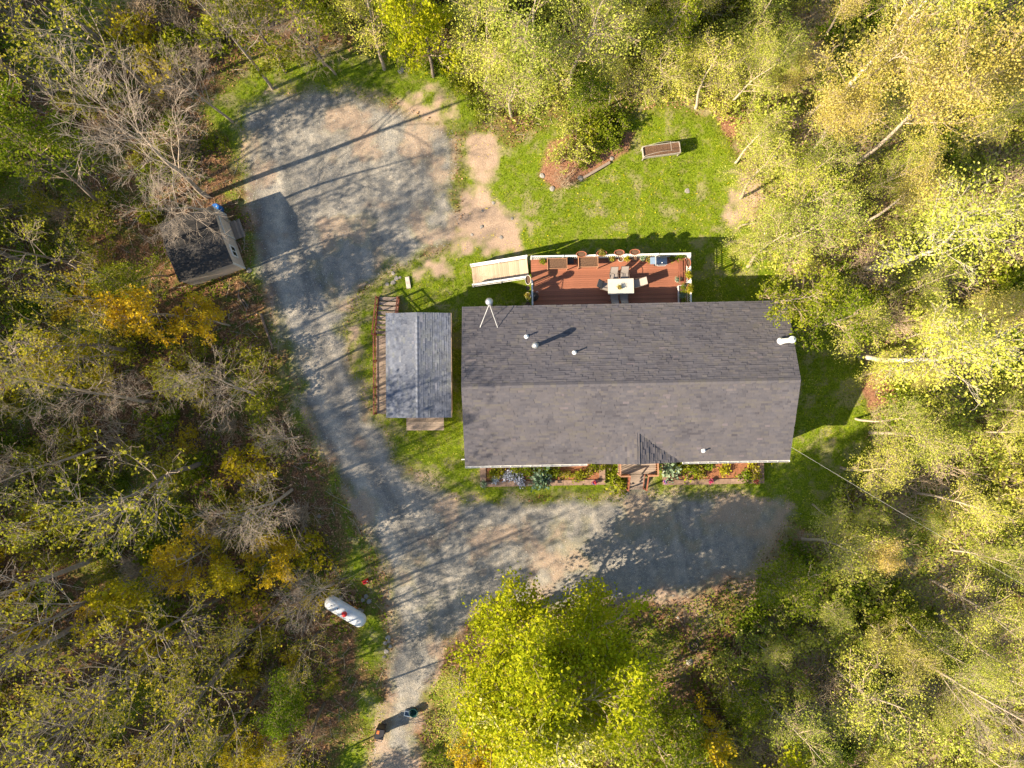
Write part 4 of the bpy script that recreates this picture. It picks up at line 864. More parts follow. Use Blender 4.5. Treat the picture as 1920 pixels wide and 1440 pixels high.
for s in (-1, 1):
    part('stringer', MB().bar((s * .66, -sl_ / 2, CF - .15), (s * .66, sl_ / 2, .0), .05, .22).mesh('stringer'), 'red_wood', sc_)
    railing(sc_, (s * .70, -sl_ / 2, CF), (s * .70, sl_ / 2 - .15, .1), .9, 'red_wood', n=5, rail_w=.09, post=True, bal=.05)
px0, py0 = P(762, 807, .9); px1, py1 = P(832, 782, .9)
pf = thing('cabin_platform', 'low weathered plank platform at the cabin end facing the drive', 'platform', ((px0 + px1) / 2, (py0 + py1) / 2 + .12, 0), rad(.3))
for i in range(8): part('board', boxmesh('board', (px1 - px0, .133, .035)), 'grey_plank', pf, (0, -.49 + .141 * i, .88), (0, 0, PI * (i % 2)))
for sx in (-1, 1):
    for sy in (-1, 1): part('leg', boxmesh('leg', (.09, .09, .86)), 'bed_timber', pf, (sx * ((px1 - px0) / 2 - .08), sy * .42, .43))

# ------------------------------------------------------------------ shed at the wood edge
sth = rad(19.5); seX, seY = P(459, 503, 0); su, sv = Vector((math.cos(sth), math.sin(sth))), Vector((-math.sin(sth), math.cos(sth)))
SW_, SD_, SHh = 3.5, 3.75, 2.35
sc2 = Vector((seX, seY)) - su * SW_ / 2 + sv * SD_ / 2
shed = thing('shed', 'tan garden shed with dark roof and white framed window', 'shed', (sc2.x, sc2.y, 0), sth)
for s in (-1, 1):
    wall_panel('wall', shed, s * SW_ / 2, -SD_ / 2, s * SW_ / 2, SD_ / 2, -.1, SHh, .08, 'tan', SHh + .32); wall_panel('wall', shed, -SW_ / 2 + .05, s * (SD_ / 2 - .04), SW_ / 2 - .05, s * (SD_ / 2 - .04), -.1, SHh, .08, 'tan')
    sn_ = part('roof_slope', slab(*([(-SW_ / 2 - .06, -SD_ / 2 - .08, SHh), (SW_ / 2 + .06, -SD_ / 2 - .08, SHh), (SW_ / 2 + .06, 0, SHh + .35), (-SW_ / 2 - .06, 0, SHh + .35)] if s < 0 else [(SW_ / 2 + .06, SD_ / 2 + .08, SHh), (-SW_ / 2 - .06, SD_ / 2 + .08, SHh), (-SW_ / 2 - .06, 0, SHh + .35), (SW_ / 2 + .06, 0, SHh + .35)]), .06).mesh('slope'), 'shed_roof', shed)
    L_ = SW_ + .12; sl2 = math.hypot(SD_ / 2 + .08, .35); a_, b_ = (SD_ / 2 + .08) / sl2, .35 / sl2
    shingle_field(sn_, (s * -1 * L_ / 2 if s < 0 else L_ / 2, s * (SD_ / 2 + .09), SHh - .004) if s > 0 else (-L_ / 2, -(SD_ / 2 + .09), SHh - .004), (1, 0, 0) if s < 0 else (-1, 0, 0), (0, a_ if s < 0 else -a_, b_), (0, -b_ if s < 0 else b_, a_), L_, sl2, 'shed_roof', 31 + s, e=.2, w=.4)
window(shed, SW_ / 2 + .07, -.95, 1.35, .62, .72, PI / 2)
dd = part('door', boxmesh('door', (.05, 1.15, 1.85)), 'tan', shed, (SW_ / 2 + .06, .75, .95))
for s in (-1, 1): part('trim', boxmesh('trim', (.03, .06, 1.95)), 'white', dd, (.02, s * .6, 0)); part('trim', boxmesh('trim', (.03, 1.26, .06)), 'white', dd, (.02, 0, s * .95))
part('corner_trim', boxmesh('corner_trim', (.1, .1, 2.4)), 'white', shed, (SW_ / 2 + .01, -SD_ / 2 - .01, 1.15)); part('corner_trim', boxmesh('corner_trim', (.1, .1, 2.4)), 'white', shed, (SW_ / 2 + .01, SD_ / 2 + .01, 1.15))
x, y = P(446, 430, .1)
t = thing('shed_step', 'grey board step in front of the shed door', 'step', (x, y, 0), sth + PI / 2)
for i in range(5): part('board', boxmesh('board', (1.25, .13, .04)), 'grey_plank', t, (0, -.28 + i * .14, .16))
for s in (-1, 1): part('bearer', boxmesh('bearer', (.08, .7, .14)), 'bed_timber', t, (s * .5, 0, .07))
x, y = P(404, 389, .8)
t = thing('barrel', 'blue plastic barrel at the back corner of the shed', 'barrel', (x, y, 0), 0)
part('body', MB().lathe([(.24, 0), (.28, .08), (.29, .3), (.30, .32), (.29, .34), (.29, .58), (.30, .6), (.29, .62), (.27, .82), (.23, .88)], 18).mesh('body', True), 'blue', t); part('lid', MB().lathe([(.24, .87), (.24, .9), (.2, .9), (.19, .885)], 18).mesh('lid'), 'blue', t); part('bung', MB().lathe([(.035, .88), (.035, .92), (.01, .92)], 8).mesh('bung'), 'pvc', t, (.1, .05, 0))

# ------------------------------------------------------------------ propane tank and other yard things
x, y = P(648, 1146, .75); ang = -math.atan2(44, 73)
t = thing('propane_tank', 'long white propane tank with red dome cover under bare tree', 'tank', (x, y, 0), ang)
r_, hl = .48, 1.08; prof = [(.02, -hl - r_ * .9)] + [(r_ * math.sin(a), -hl - r_ * .9 * math.cos(a)) for a in [rad(15 * i) for i in range(1, 7)]] + [(r_, hl)] + [(r_ * math.cos(a), hl + r_ * .9 * math.sin(a)) for a in [rad(15 * i) for i in range(1, 6)]] + [(.02, hl + r_ * .9)]
part('vessel', MB().lathe(prof, 28).mesh('vessel', True), 'tank', t, (0, 0, .78), (0, PI / 2, 0))
part('dome', MB().lathe([(.17, 0), (.18, .16), (.15, .24), (.08, .28), (.01, .29)], 18).mesh('dome', True), 'red', t, (.05, 0, 1.22))
part('gauge', MB().lathe([(.04, 0), (.04, .08), (.01, .09)], 10).mesh('gauge'), 'black', t, (-.5, .05, 1.23))
for s in (-1, 1):
    part('foot', MB().box((s * .8, 0, .2), (.12, .62, .28)).mesh('foot'), 'galv', t); part('pad', MB().box((s * .8, 0, .03), (.4, .8, .12)).mesh('pad'), 'stone', t)
    part('lifting_lug', MB().box((s * 1.0, 0, 1.26), (.1, .02, .08)).mesh('lug'), 'tank', t)
x, y = P(684, 1092, .4); t = thing('fuel_can', 'red fuel can standing near the white propane tank', 'can', (x, y, 0), .4)
part('body', MB().box((0, 0, .17), (.36, .26, .34), 0, .9).mesh('body'), 'red', t); part('handle', MB().tube([(-.12, 0, .34), (-.1, 0, .42), (.08, 0, .42), (.1, 0, .34)], .02, 6).mesh('handle'), 'red', t); part('spout', MB().tube([(.13, 0, .33), (.22, 0, .46)], .025, 6).mesh('spout'), 'pvc', t)
x, y = P(713, 1376, .7); t = thing('wheeled_bin', 'black wheeled bin standing at the shaded edge of driveway', 'bin', (x, y + .1, gz(x, y)), rad(80))
part('body', MB().box((0, 0, .55), (.58, .5, .9), 0, 1.12).mesh('body'), 'black', t); part('lid', MB().box((0, 0, 1.05), (.72, .6, .08), 0, .9).mesh('lid'), 'black', t); part('handle', MB().tube([(-.38, -.22, 1.0), (-.44, -.22, 1.02), (-.44, .22, 1.02), (-.38, .22, 1.0)], .02, 6).mesh('handle'), 'black', t)
for s in (-1, 1): part('wheel', MB().tube([(-.26, s * .24, .12), (-.26, s * .30, .12)], .12, 14).mesh('wheel'), 'black', t)
part('axle', MB().tube([(-.26, -.25, .12), (-.26, .25, .12)], .015, 6).mesh('axle'), 'galv', t); part('label_panel', boxmesh('label_panel', (.22, .16, .012)), 'orange', t, (.14, .12, 1.097))
x, y = P(775, 1337, .4); t = thing('tub', 'dark green round tub beside the driveway under birch leaves', 'tub', (x, y, gz(x, y)), 0)
part('body', MB().lathe([(.2, 0), (.26, .4), (.29, .4), (.29, .44), (.25, .44), (.22, .1)], 18).mesh('body', True), 'green_plastic', t); part('handle', MB().tube([(.27, -.1, .4), (.33, 0, .42), (.27, .1, .4)], .015, 6).mesh('handle'), 'green_plastic', t)
x, y = P(764, 1339, .3); t = thing('crate', 'slate blue open crate next to the dark green tub', 'crate', (x, y, gz(x, y)), rad(-12))
for s in (-1, 1): part('side', boxmesh('side', (.42, .025, .3)), 'blue_grey', t, (0, s * .15, .16)); part('end', boxmesh('end', (.025, .27, .3)), 'blue_grey', t, (s * .2, 0, .16))
part('bottom', boxmesh('bottom', (.4, .28, .02)), 'blue_grey', t, (0, 0, .02))
x, y = P(1300, 1212, .3); t = thing('fire_ring', 'rusty metal fire ring in deep shade beside the maple', 'fire ring', (x, y, gz(x, y)), 0)
part('ring', MB().lathe([(.28, 0), (.30, .0), (.30, .32), (.32, .34), (.27, .34), (.27, .0)], 22, closed=False).mesh('ring', True), 'bronze', t); part('ash', MB().lathe([(.27, .0), (.25, .06)], 18).mesh('ash'), 'stone', t)
for i in range(3): a = i * 1.05; part('log', MB().tube([(-.2 * math.cos(a), -.2 * math.sin(a), .1 + .03 * i), (.2 * math.cos(a), .2 * math.sin(a), .13 + .03 * i)], .045, 7).mesh('log'), 'log', t)
# elevated garden trough on the lawn with arched hoops
x, y = P(1240, 281, .75); t = thing('garden_trough', 'pale metal garden trough with arched hoops standing on lawn', 'planter', (x, y, 0), rad(7.5))
tw_, td_ = 2.45, .72
for s in (-1, 1):
    part('long_side', boxmesh('long_side', (tw_, .035, .34)), 'trough', t, (0, s * td_ / 2, .68)); part('end', boxmesh('end', (.035, td_ - .04, .34)), 'trough', t, (s * tw_ / 2, 0, .68))
    for q in (-1, 1): part('leg', boxmesh('leg', (.06, .06, .84)), 'trough', t, (s * (tw_ / 2 - .04), q * (td_ / 2 - .04), .42))
    part('hoop', MB().tube([(-tw_ / 2 + tw_ * k / 14, s * (td_ / 2 - .06), .82 + .62 * math.sin(PI * k / 14) ** .8) for k in range(15)], .011, 6).mesh('hoop'), 'trough', t)
for k in (10,): part('hoop_tie', MB().tube([(-tw_ / 2 + tw_ * k / 14, -td_ / 2 + .06, .82 + .62 * math.sin(PI * k / 14) ** .8), (-tw_ / 2 + tw_ * k / 14, td_ / 2 - .06, .82 + .62 * math.sin(PI * k / 14) ** .8)], .012, 6).mesh('hoop_tie'), 'trough', t)
part('soil', boxmesh('soil', (tw_ - .05, td_ - .05, .2)), 'soil', t, (0, 0, .66))
# garden bed border and stones
a = Vector((*P(1093, 334), 0)); b = Vector((*P(1144, 304), 0)); mid = (a + b) / 2
t = tag(part('edging_timber', MB().bar((-1.02, 0, .06), (1.02, 0, .06), .14, .14).tube([(-1.0, -.09, .12), (1.0, -.085, .12)], .02, 5).mesh('edging_timber'), 'grey_plank', None, (mid.x, mid.y, 0), (0, 0, math.atan2(b.y - a.y, b.x - a.x))), 'weathered timber edging along the mulched shrub bed', 'edging')
def rock_mesh(seed):
    g = np.random.default_rng(seed); m = MB(); n = 9; pr = [(.02, -.3), (.55, -.22), (.9, .0), (.85, .28), (.5, .5), (.02, .56)]
    vs = []
    for r, z in pr:
        for k in range(n): a = 2 * PI * k / n; f = g.uniform(.78, 1.15); vs.append((r * f * math.cos(a), r * f * math.sin(a), z + g.uniform(-.06, .06)))
    fs = [(i * n + k, i * n + (k + 1) % n, (i + 1) * n + (k + 1) % n, (i + 1) * n + k) for i in range(len(pr) - 1) for k in range(n)]
    return m.raw(vs, fs).mesh('rock')
ROCK = [rock_mesh(s) for s in range(5)]
def rock(px, py, s, label, grp=None, flat=.6):
    x, y = P(px, py); o = part('stone', R.choice(ROCK), 'stone', None, (x, y, gz(x, y) + .02), (0, 0, R.uniform(0, 6)), (s * R.uniform(.8, 1.3), s, s * flat)); tag(o, label, 'stone', grp)
rock(1088, 334, .22, 'pale stone at the foot of the edging timber'); rock(1035, 354, .18, 'pale stone at the tip of mulched shrub bed'); rock(1017, 329, .17, 'pale stone at the ramp side of mulched shrub bed'); rock(1147, 297, .16, 'grey stone at the upper end of edging timber')
rock(1289, 358, .2, 'pale flat stone alone on the sunny lawn', flat=.3); rock(752, 132, .24, 'whitish stone in the grass above parking area')
rock(467, 507, .2, 'white stone by the shed corner'); rock(1453, 292, .26, 'pale boulder among leaf litter beyond the lawn')
for px, py, s in ((737, 512, .14), (743, 522, .2), (737, 530, .16), (726, 533, .13), (750, 520, .12)): rock(px, py, s, 'pinkish stone in the cluster on the grass above the cabin stairs', 'stone cluster above the cabin stairs', .35)
for px, py, s in ((728, 1196, .2), (722, 1206, .16), (731, 1212, .14), (724, 1222, .18), (720, 1232, .12), (729, 1203, .12)): rock(px, py, s, 'grey stone in the rubble pile at driveway edge below the tank', 'rubble pile below the tank', .45)
for px, py, s in ((570, 996, .16), (562, 1003, .12), (598, 968, .14), (574, 985, .1)): rock(px, py, s, 'pale stone among brush beside the driveway bend', 'stones beside driveway bend', .5)
for px, py, s in ((686, 1118, .18), (692, 1128, .16), (680, 1126, .14)): rock(px, py, s, 'pale stone in the heap between fuel can and tank', 'heap by the fuel can', .5)
for px, py, s in ((1278, 1105, .10), (1285, 1101, .12), (1262, 1117, .09), (1333, 1152, .16), (1293, 1240, .3), (1271, 1158, .1)): rock(px, py, s, 'grey stone in the shady ground around the fire ring', 'stones around fire ring', .5)
for px, py, s in ((903, 425, .16), (925, 380, .12), (960, 410, .12), (940, 445, .14), (905, 395, .1), (885, 440, .1)): rock(px, py, s, 'pale stone in the bare earth beside the lawn', 'stones in the bare earth', .35)
x, y = P(765, 530); tag(part('stone_slab', MB().box((0, 0, .05), (.30, .82, .1), 0, .92).box((.03, .02, .11), (.24, .66, .03), .05, .9).mesh('stone_slab'), 'pale_pot', None, (x, y, 0), (0, 0, rad(8))), 'long pale stone slab lying on grass above the cabin', 'slab')
# fallen logs by the shed
for (pa, pb, r, lab) in (((492, 588), (510, 655), .11, 'long curved log lying along the driveway edge'), ((446, 552), (462, 582), .06, 'thin pole on the brush, nearer the driveway side of shed'), ((457, 528), (471, 548), .05, 'short pale pole just below the shed corner'), ((455, 560), (466, 578), .06, 'stubby split board lying among brush'),
                        ((508, 655), (505, 705), .05, 'thin crooked pole beside the shaded verge')):
    A_, B_ = P(*pa), P(*pb); c_ = ((A_[0] + B_[0]) / 2, (A_[1] + B_[1]) / 2); dx, dy = (B_[0] - A_[0]) / 2, (B_[1] - A_[1]) / 2
    pts = [(dx * k + .12 * math.sin(k * 2) * -dy / 2, dy * k, r + .03 * math.sin(3 * k)) for k in (-1, -.5, 0, .5, 1)]
    tag(part('fallen_log', MB().tube(pts, [r, r * .95, r * .85, r * .75, r * .6], 7).mesh('fallen_log', True), 'log', None, (c_[0], c_[1], gz(*c_))), lab, 'log')

# ------------------------------------------------------------------ trees
KIND = {'maple': ('maple_tree', 'broad dense bright green maple'), 'leafing': ('leafing_tree', 'bright yellow green leafy tree'), 'spring': ('spring_tree', 'pale lime tree with fine leaves'),
        'fresh': ('green_tree', 'fresh green tree with open crown'), 'rust': ('budding_tree', 'tan and gold budding tree'), 'sparse': ('sparse_tree', 'thinly leafed grey branched tree'), 'bare': ('bare_tree', 'leafless grey tree with fine twigs'),
        'gold': ('golden_tree', 'small tree with golden orange leaves'), 'birch': ('birch_tree', 'pale barked birch with thin leaves')}
TRI = {}
def region_text(x, y):
    if x < -9 and y > 12: return 'in the woods behind the shed'
    if x < -9 and y > 4: return 'in the woods around the shed'
    if x < -6 and y > -6: return 'between the shed and propane tank'
    if x < -6: return 'in the woods behind the propane tank'
    if y > 12 and x < 2: return 'beyond the gravel parking area'
    if y > 8 and x < 14: return 'behind the lawn with garden trough'
    if y < -10 and x < 14: return 'across the drive from the front beds'
    if y < -7: return 'past the end of the front drive' if x < 23 else 'deep in woods past the front drive'
    if y > 12: return 'beyond the reddish bare patch by lawn'
    if y > 5: return 'beside the deck side of the house' if x < 23 else 'in deep woods level with the deck'
    return 'near the white flue end of house' if x < 23 else 'in deep woods facing the white flue'
def tree(kind, x, y, h, wide=1.0, rz=None, label=None, tilt=(0, 0)):
    p = R.choice(PROTO[kind]); k = h / p['H']; rz = R.uniform(0, 2 * PI) if rz is None else rz
    nm, desc = KIND[kind]; rt = region_text(x, y)
    size = 'low' if h < 8.5 else 'tall' if h > 12 else 'mid sized'
    t = thing(nm, label or f'{size} {desc} {rt}', 'tree', (x, y, gz(x, y) - .02), rz, None if label else f'{size} {nm}s {rt}'.replace('_', ' '))
    t.rotation_euler = (tilt[0], tilt[1], rz)
    w = k * wide
    part('trunk', p['trunk'], None, t, (0, 0, 0), (0, 0, 0), (w, w, k)); part('crown', p['crown'], None, t, (0, 0, 0), (0, 0, 0), (w, w, k))
TREES = []
def tree_at(kind, px, py, h, cr, label=None, hc=.66, base_r={'maple': 6.2, 'leafing': 3.8, 'spring': 4.0, 'fresh': 3.8, 'rust': 3.7, 'sparse': 5.4, 'bare': 5.2, 'gold': 3.2, 'birch': 4.2}):
    """tree whose crown centre is seen at px,py, with crown radius cr metres"""
    z = h * hc; x, y = P(px, py, z); p = PROTO[kind][0]; k = h / p['H']
    TREES.append((x, y, cr)); tree(kind, x, y, h, cr / (base_r[kind] * k), label=label)
tree_at('maple', 1012, 1228, 13.5, 6.4, 'broad dense bright green maple rising beside the front drive')
tree_at('birch', 985, 1370, 18, 5.2, 'pale barked birch standing in front of the dense maple')
tree_at('sparse', 200, 1290, 17, 4.6); tree_at('sparse', 330, 1335, 16, 4.2); tree_at('sparse', 110, 1150, 17, 4.4); tree_at('sparse', 290, 1210, 15, 4.2)
tree_at('bare', 235, 275, 16, 5.6, 'large leafless grey tree leaning over the shed roof')
tree_at('bare', 350, 370, 10, 3.6)
tree_at('bare', 480, 950, 10.5, 4.0); tree_at('bare', 585, 1140, 8.5, 3.2, 'leafless grey tree with limbs hanging over the propane tank'); tree_at('bare', 430, 750, 9.5, 3.4)
tree_at('bare', 400, 30, 15, 3.6); tree_at('bare', 590, 70, 8, 2.6); tree_at('bare', 130, 760, 14, 3.6); tree_at('bare', 520, 830, 8, 2.4); tree_at('bare', 40, 860, 13, 3.4)
tree_at('sparse', 240, 900, 15, 5.0, 'wide thinly leafed tree between shed and propane tank'); tree_at('sparse', 130, 1290, 15, 4.0); tree_at('sparse', 270, 1390, 14, 3.8); tree_at('sparse', 380, 1300, 12, 3.4); tree_at('sparse', 90, 640, 14, 3.8); tree_at('sparse', 350, 690, 9, 2.4)
tree_at('sparse', 560, 1400, 9, 2.8); tree_at('sparse', 470, 1180, 10, 2.8)
tree_at('gold', 275, 580, 8, 2.5); tree_at('gold', 350, 1040, 7, 2.4); tree_at('gold', 260, 1110, 8, 2.6); tree_at('gold', 440, 1080, 6, 1.8); tree_at('gold', 1330, 1390, 7, 2.4); tree_at('gold', 380, 600, 6.5, 1.8); tree_at('gold', 150, 660, 9, 2.2)
tree_at('sparse', 60, 480, 13, 3.8); tree_at('sparse', 140, 560, 12, 3.6); tree_at('fresh', 50, 320, 12, 3.2); tree_at('fresh', 260, 500, 6, 1.9); tree_at('sparse', 420, 1380, 10, 3.2); tree_at('sparse', 60, 1400, 14, 3.6)
tree_at('leafing', 790, 55, 10, 2.9, 'bright yellow green leafy tree above the gravel parking area'); tree_at('fresh', 470, 45, 10, 2.8); tree_at('fresh', 550, 20, 11, 2.8); tree_at('spring', 680, 30, 11, 2.6); tree_at('spring', 900, 60, 12, 3.0); tree_at('spring', 960, 150, 9, 2.6)
tree_at('spring', 1080, 60, 12, 3.2); tree_at('spring', 1000, 20, 14, 3.6); tree_at('fresh', 1110, 150, 6, 2.0)
tree_at('spring', 1462, 470, 9, 2.5); tree_at('spring', 1500, 385, 9, 2.8); tree_at('fresh', 1488, 560, 9, 2.3, 'fresh green tree overhanging the house roof corner by the deck'); tree_at('fresh', 1560, 600, 9, 2.6); tree_at('spring', 1480, 420, 10, 3.0); tree_at('spring', 1440, 330, 8, 2.2)
tree_at('birch', 1800, 650, 17, 4.2); tree_at('birch', 1800, 440, 17, 4.2); tree_at('birch', 1740, 40, 16, 3.6); tree_at('rust', 1620, 120, 12, 3.4); tree_at('rust', 1740, 220, 13, 3.6); tree_at('rust', 1860, 120, 14, 3.6); tree_at('rust', 1580, 240, 9, 2.6); tree_at('bare', 1850, 1330, 15, 3.8); tree_at('spring', 1650, 1330, 10, 3.4)
tree_at('spring', 1610, 590, 7, 2.5); tree_at('spring', 1675, 700, 5, 1.7); tree_at('spring', 1655, 790, 5.5, 1.9); tree_at('spring', 1630, 890, 6, 2.2); tree_at('spring', 1560, 960, 4.5, 1.5); tree_at('spring', 1425, 400, 6.5, 1.9); tree_at('spring', 1415, 270, 6, 1.9); tree_at('spring', 1405, 455, 5, 1.2); tree_at('spring', 1250, 120, 7, 2.4); tree_at('spring', 1340, 150, 7, 2.4)
tree_at('fresh', 1150, 1395, 11.5, 3.4); tree_at('fresh', 1235, 1370, 9, 2.6)
tree_at('fresh', 1470, 1130, 7, 2.6); tree_at('spring', 1560, 1040, 7, 2.6); tree_at('fresh', 1390, 1290, 6, 2.0); tree_at('spring', 1700, 820, 7, 2.8)

OPEN = [(440, 230), (480, 105), (620, 92), (760, 110), (860, 165), (930, 230), (1000, 230), (1180, 215), (1330, 225), (1375, 300), (1385, 430), (1405, 540), (1490, 560), (1510, 640), (1610, 690), (1600, 800), (1575, 905), (1500, 965), (1430, 1045), (1370, 1100), (1290, 1290), (1190, 1260), (900, 1130), (850, 1200), (790, 1300), (770, 1440), (640, 1440), (690, 1150), (660, 980), (600, 850), (540, 700), (510, 620), (300, 560), (300, 470), (380, 400), (470, 440)]
OX = np.array(OPEN, float)
def open_sd(px, py): return float(sdist(np.array([px]), np.array([py]), OPEN)[0])
g = np.random.default_rng(5)
CR = {'spring': 3.7, 'fresh': 3.4, 'rust': 3.3, 'sparse': 4.4, 'bare': 4.2, 'gold': 2.6, 'birch': 3.8, 'leafing': 3.2}
def fill(n, x0, x1, y0, y1, kinds, hmin, hmax, mind, tries=4000):
    got = 0
    for _ in range(tries):
        if got >= n: break
        x, y = g.uniform(x0, x1), g.uniform(y0, y1); kind = kinds[g.integers(len(kinds))]; h = g.uniform(hmin, hmax)
        if kind == 'gold': h *= .6
        p = PROTO[kind][0]; cr = CR[kind] * h / p['H'] * g.uniform(.75, 1.05)
        if any((x - a) ** 2 + (y - b) ** 2 < (mind * .5 + .32 * (cr + c)) ** 2 for a, b, c in TREES): continue
        ok = True
        for f, rr in ((.02, .1), (.4, .8), (.66, .9), (.92, .45)):
            z = h * f; s = FPX / (CAM_H - z); px, py = 960 + x * s, 720 - y * s
            if open_sd(px, py) > -rr * cr * s * .85: ok = False; break
        if not ok: continue
        TREES.append((x, y, cr)); tree(kind, x, y, h, cr / (CR[kind] * h / p['H'])); got += 1
fill(95, 12, 40, -30, 30, ['spring', 'spring', 'spring', 'spring', 'spring', 'spring', 'spring', 'rust'], 4.5, 9.5, .7)
fill(44, -8, 16, 13, 30, ['spring', 'spring', 'fresh', 'spring', 'spring'], 4.5, 9.5, .8)
fill(20, -38, -22, -28, 28, ['sparse', 'sparse', 'sparse', 'bare'], 13, 17, 1.8)
fill(18, -24, -10, -28, 28, ['sparse', 'bare', 'sparse', 'gold', 'fresh'], 6, 10, 1.8)
fill(12, -5, 18, -30, -14, ['fresh', 'spring', 'fresh', 'leafing', 'gold'], 6, 12, 1.6)
fill(40, -62, -36, -45, -4, ['spring', 'fresh', 'spring'], 14, 18, 1.8)  # trees out of view on the left, added to shade the woods
fill(12, -43, -33.5, -32, -10, ['spring', 'fresh'], 17, 20, .8)  # tall unseen trees, added to throw shade over the lower drive
fill(34, -62, -45, -6, 28, ['spring', 'fresh', 'leafing'], 14, 17, 1.2)  # unseen trees farther out, added to darken the upper left woods
fill(8, -45, -36, -4, 30, ['sparse', 'bare'], 12, 15, 2.5)

# shrubs under the trees
BNAME = {'green': ('green_shrub', 'leafy green shrub'), 'olive': ('olive_shrub', 'olive yellow leafed shrub'), 'lime': ('lime_shrub', 'pale lime shrub'), 'brush': ('brush_thicket', 'tangle of bare brown brush'), 'gold': ('golden_shrub', 'golden leaved shrub')}
SHR = []
def shrub(kind, x, y, s, label=None):
    nm, desc = BNAME[kind]; rt = region_text(x, y).replace('in the woods ', '')
    o = thing(nm, label or f'{desc} under trees {rt}', 'shrub', (x, y, gz(x, y) - .03), 0, None if label else f'{nm}s {rt}'.replace('_', ' ')); plant_parts(o, kind, (0, 0, 0), s)
    SHR.append((x, y))
def shrubs(n, x0, x1, y0, y1, kinds, smin, smax):
    got = 0
    for _ in range(6000):
        if got >= n: break
        x, y = g.uniform(x0, x1), g.uniform(y0, y1); s = g.uniform(smin, smax)
        px, py = 960 + x * 28, 720 - y * 28
        if open_sd(px, py) > -20 - 20 * s or any((x - a) ** 2 + (y - b) ** 2 < 1.6 for a, b in SHR): continue
        shrub(kinds[g.integers(len(kinds))], x, y, s); got += 1
for px, py, k, s in ((1075, 285, 'lime', .95), (1100, 255, 'green', .9), (1130, 262, 'green', .8), (1150, 275, 'green', .6), (1115, 290, 'green', .5), (1045, 300, 'lime', .7), (1165, 245, 'green', .7), (1055, 340, 'brush', .6), (1090, 305, 'green', .45), (1070, 245, 'lime', .8), (1120, 240, 'green', 1.0), (1145, 250, 'green', .9)):
    x, y = P(px, py); shrub(k, x, y, s, {'lime': 'rounded lime shrub in the mulched lawn bed', 'green': 'deep green shrub in the mulched lawn bed', 'brush': 'dry brown brushy plant at tip of mulched lawn bed'}[k])
    bpy.data.objects[-1]['group'] if False else None
for o in COL.objects:
    if 'label' in o and 'mulched lawn bed' in o['label'] and o['category'] == 'shrub': o['group'] = 'shrubs in the mulched lawn bed'
shrubs(230, 10, 40, -28, 28, ['lime', 'lime', 'lime', 'brush', 'lime', 'green'], .8, 1.7)
shrubs(80, -12, 16, 14, 28, ['lime', 'lime', 'brush', 'lime', 'green'], .7, 1.5)
shrubs(200, -38, -8, -27, 27, ['olive', 'brush', 'olive', 'green', 'olive', 'brush', 'gold'], .6, 1.35)
shrubs(20, -2, 16, -27, -13, ['green', 'lime', 'brush', 'gold'], .6, 1.1)
for px, py in ((870, 170), (850, 150), (890, 190), (830, 130), (905, 215), (800, 120)):
    shrub('green', *P(px, py), .6, 'dark green shrub along the grass margin above parking area')
for o in COL.objects:
    if o.get('label', '').startswith('dark green shrub along the grass margin'): o['group'] = 'shrubs on the parking margin'

# ------------------------------------------------------------------ uncountable ground cover
def scatter(n, test, seed, x0=-36, x1=36, y0=-28, y1=28):
    g = np.random.default_rng(seed); x, y = g.uniform(x0, x1, n), g.uniform(y0, y1, n); i = gi(x, y); k = test(i, x, y, g)
    return x[k], y[k], G['z'][i[k]], g
def under_building(x, y):
    hx, hy = x - HX, y - HY
    return ((np.abs(hx) < wx + .1) & (np.abs(hy) < wy + .1)) | ((np.abs(x - ccx) < wxx) & (np.abs(y - ccy) < wyy))
x, y, z, gg = scatter(420000, lambda i, x, y, g: (G['g'][i] > .5) & (G['drive'][i] < -.1) & (G['dirt'][i] < -.15) & (G['mul'][i] < 0) & ~under_building(x, y) & (g.uniform(size=len(x)) < np.where(G['lawn'][i] > 0, .75, .25) * np.clip(3.6 * (fbm(x * .7, y * .7, 91, 4) - .18), .15, 1)), 1)
n = len(x); a = gg.uniform(0, 2 * np.pi, n); ln = gg.uniform(.07, .19, n); w = gg.uniform(.012, .028, n); ca, sa = np.cos(a), np.sin(a); lift = gg.uniform(.03, .10, n)
v = np.stack([np.stack([x - sa * w, y + ca * w, z], 1), np.stack([x + sa * w, y - ca * w, z], 1), np.stack([x + ca * ln, y + sa * ln, z + lift], 1)], 1).reshape(-1, 3)
tn = np.clip(.12 + 1.5 * (fbm(x * .8, y * .8, 93, 4) - .32) + gg.uniform(-.28, .34, n), 0, 1)
tag(part('grass_blades', np_mesh('grass_blades', v, np.arange(n * 3).reshape(-1, 3), ['grass'], tone=tn), kind='stuff'), 'short uneven green grass covering the lawn', 'grass')
x, y, z, gg = scatter(150000, lambda i, x, y, g: (G['drive'][i] < -.4) & (G['lawn'][i] < .3) & ~under_building(x, y), 2, -40, 40, -30, 30)
n = len(x); v, q = leaves(gg, np.stack([x, y, z + gg.uniform(.01, .05, n)], 1), .085, 2.2, 1.4)
tag(part('leaf_litter', np_mesh('leaf_litter', v, q, ['litter'], tone=gg.uniform(0, 1, n)), kind='stuff'), 'brown fallen leaves covering the woodland floor', 'leaf litter')
x, y, z, gg = scatter(260000, lambda i, x, y, g: (G['drive'][i] < -.6) & (G['lawn'][i] < -.3) & ~under_building(x, y) & (fbm(x * .45, y * .45, 95, 4) + np.clip(x / 60, 0, .2) - .02 * (x < -8) > .56), 3, -40, 40, -30, 30)
n = len(x); v, q = leaves(gg, np.stack([x, y, z + gg.uniform(.04, .45, n)], 1), .10, .8, 1.5)
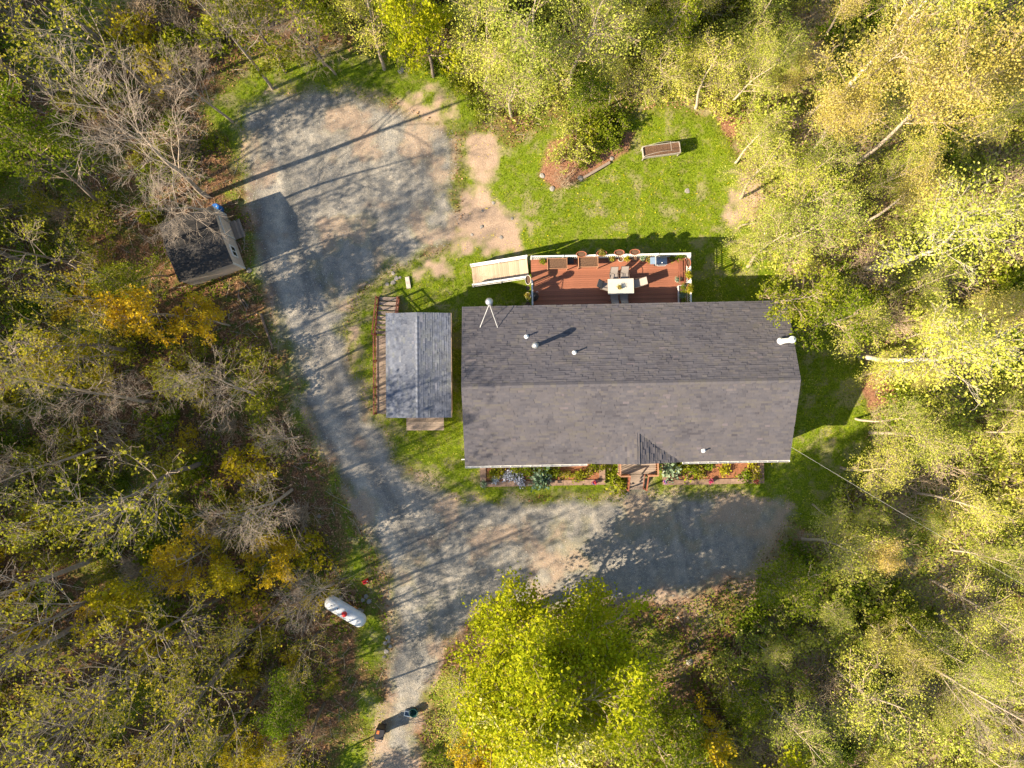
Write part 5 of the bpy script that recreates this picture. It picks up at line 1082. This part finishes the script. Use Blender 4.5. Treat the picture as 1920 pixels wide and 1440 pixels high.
tag(part('undergrowth', np_mesh('undergrowth', v, q, ['leaf_green', 'leaf_spring'], midx=(gg.uniform(size=n) < np.clip((x + 4) / 14, 0, .9)) & ~((y < -12) & (x < 17)), tone=np.clip(fbm(x * .6, y * .6, 96, 3) * .8 + gg.uniform(-.2, .4, n), 0, 1)), kind='stuff'), 'low green undergrowth spreading under the trees', 'undergrowth')  # darker leaves only around the maple's front, imitating its deep shade
x, y, z, gg = scatter(16000, lambda i, x, y, g: (G['lawn'][i] > .2) & (G['drive'][i] < -.2) & (G['mul'][i] < 0) & ~under_building(x, y) & (fbm(x * .5, y * .5, 97, 3) > .52) & (g.uniform(size=len(x)) < np.where((y > 6) & (x > -5), .85, .25)), 4)
n = len(x); v, q = leaves(gg, np.stack([x, y, z + .10], 1), .055, 6, 1.0)
tag(part('dandelions', np_mesh('dandelions', v, q, ['dandelion'], tone=gg.uniform(0, 1, n)), kind='stuff'), 'yellow dandelion heads sprinkled over the lawn', 'flowers')
x, y, z, gg = scatter(9000, lambda i, x, y, g: (G['drive'][i] < -.5) & (G['lawn'][i] < 0) & ~under_building(x, y), 5, -40, 40, -30, 30)
n = len(x); a = gg.uniform(0, 2 * np.pi, n); d = np.stack([np.cos(a), np.sin(a), gg.uniform(-.05, .2, n)], 1); b, e = grow(gg, np.stack([x, y, z + .03], 1), d, gg.uniform(.3, 1.5, n), 3, .15, 0.0)
rr = gg.uniform(.008, .02, n); v, q = tubes(b, rr, rr * .6, 3)
tag(part('fallen_twigs', np_mesh('fallen_twigs', v, q, ['grey_bark']), kind='stuff'), 'thin grey fallen twigs strewn over the woodland floor', 'twigs')
x, y, z, gg = scatter(260000, lambda i, x, y, g: (G['drive'][i] > -.4) & (g.uniform(size=len(x)) < .75), 6)
n = len(x); v, q = leaves(gg, np.stack([x, y, z + .012], 1), .042, 3, 1.1)
tag(part('loose_gravel', np_mesh('loose_gravel', v, q, ['chips'], tone=gg.uniform(0, 1, n)), kind='stuff'), 'loose crushed stone scattered over the driveway', 'gravel')
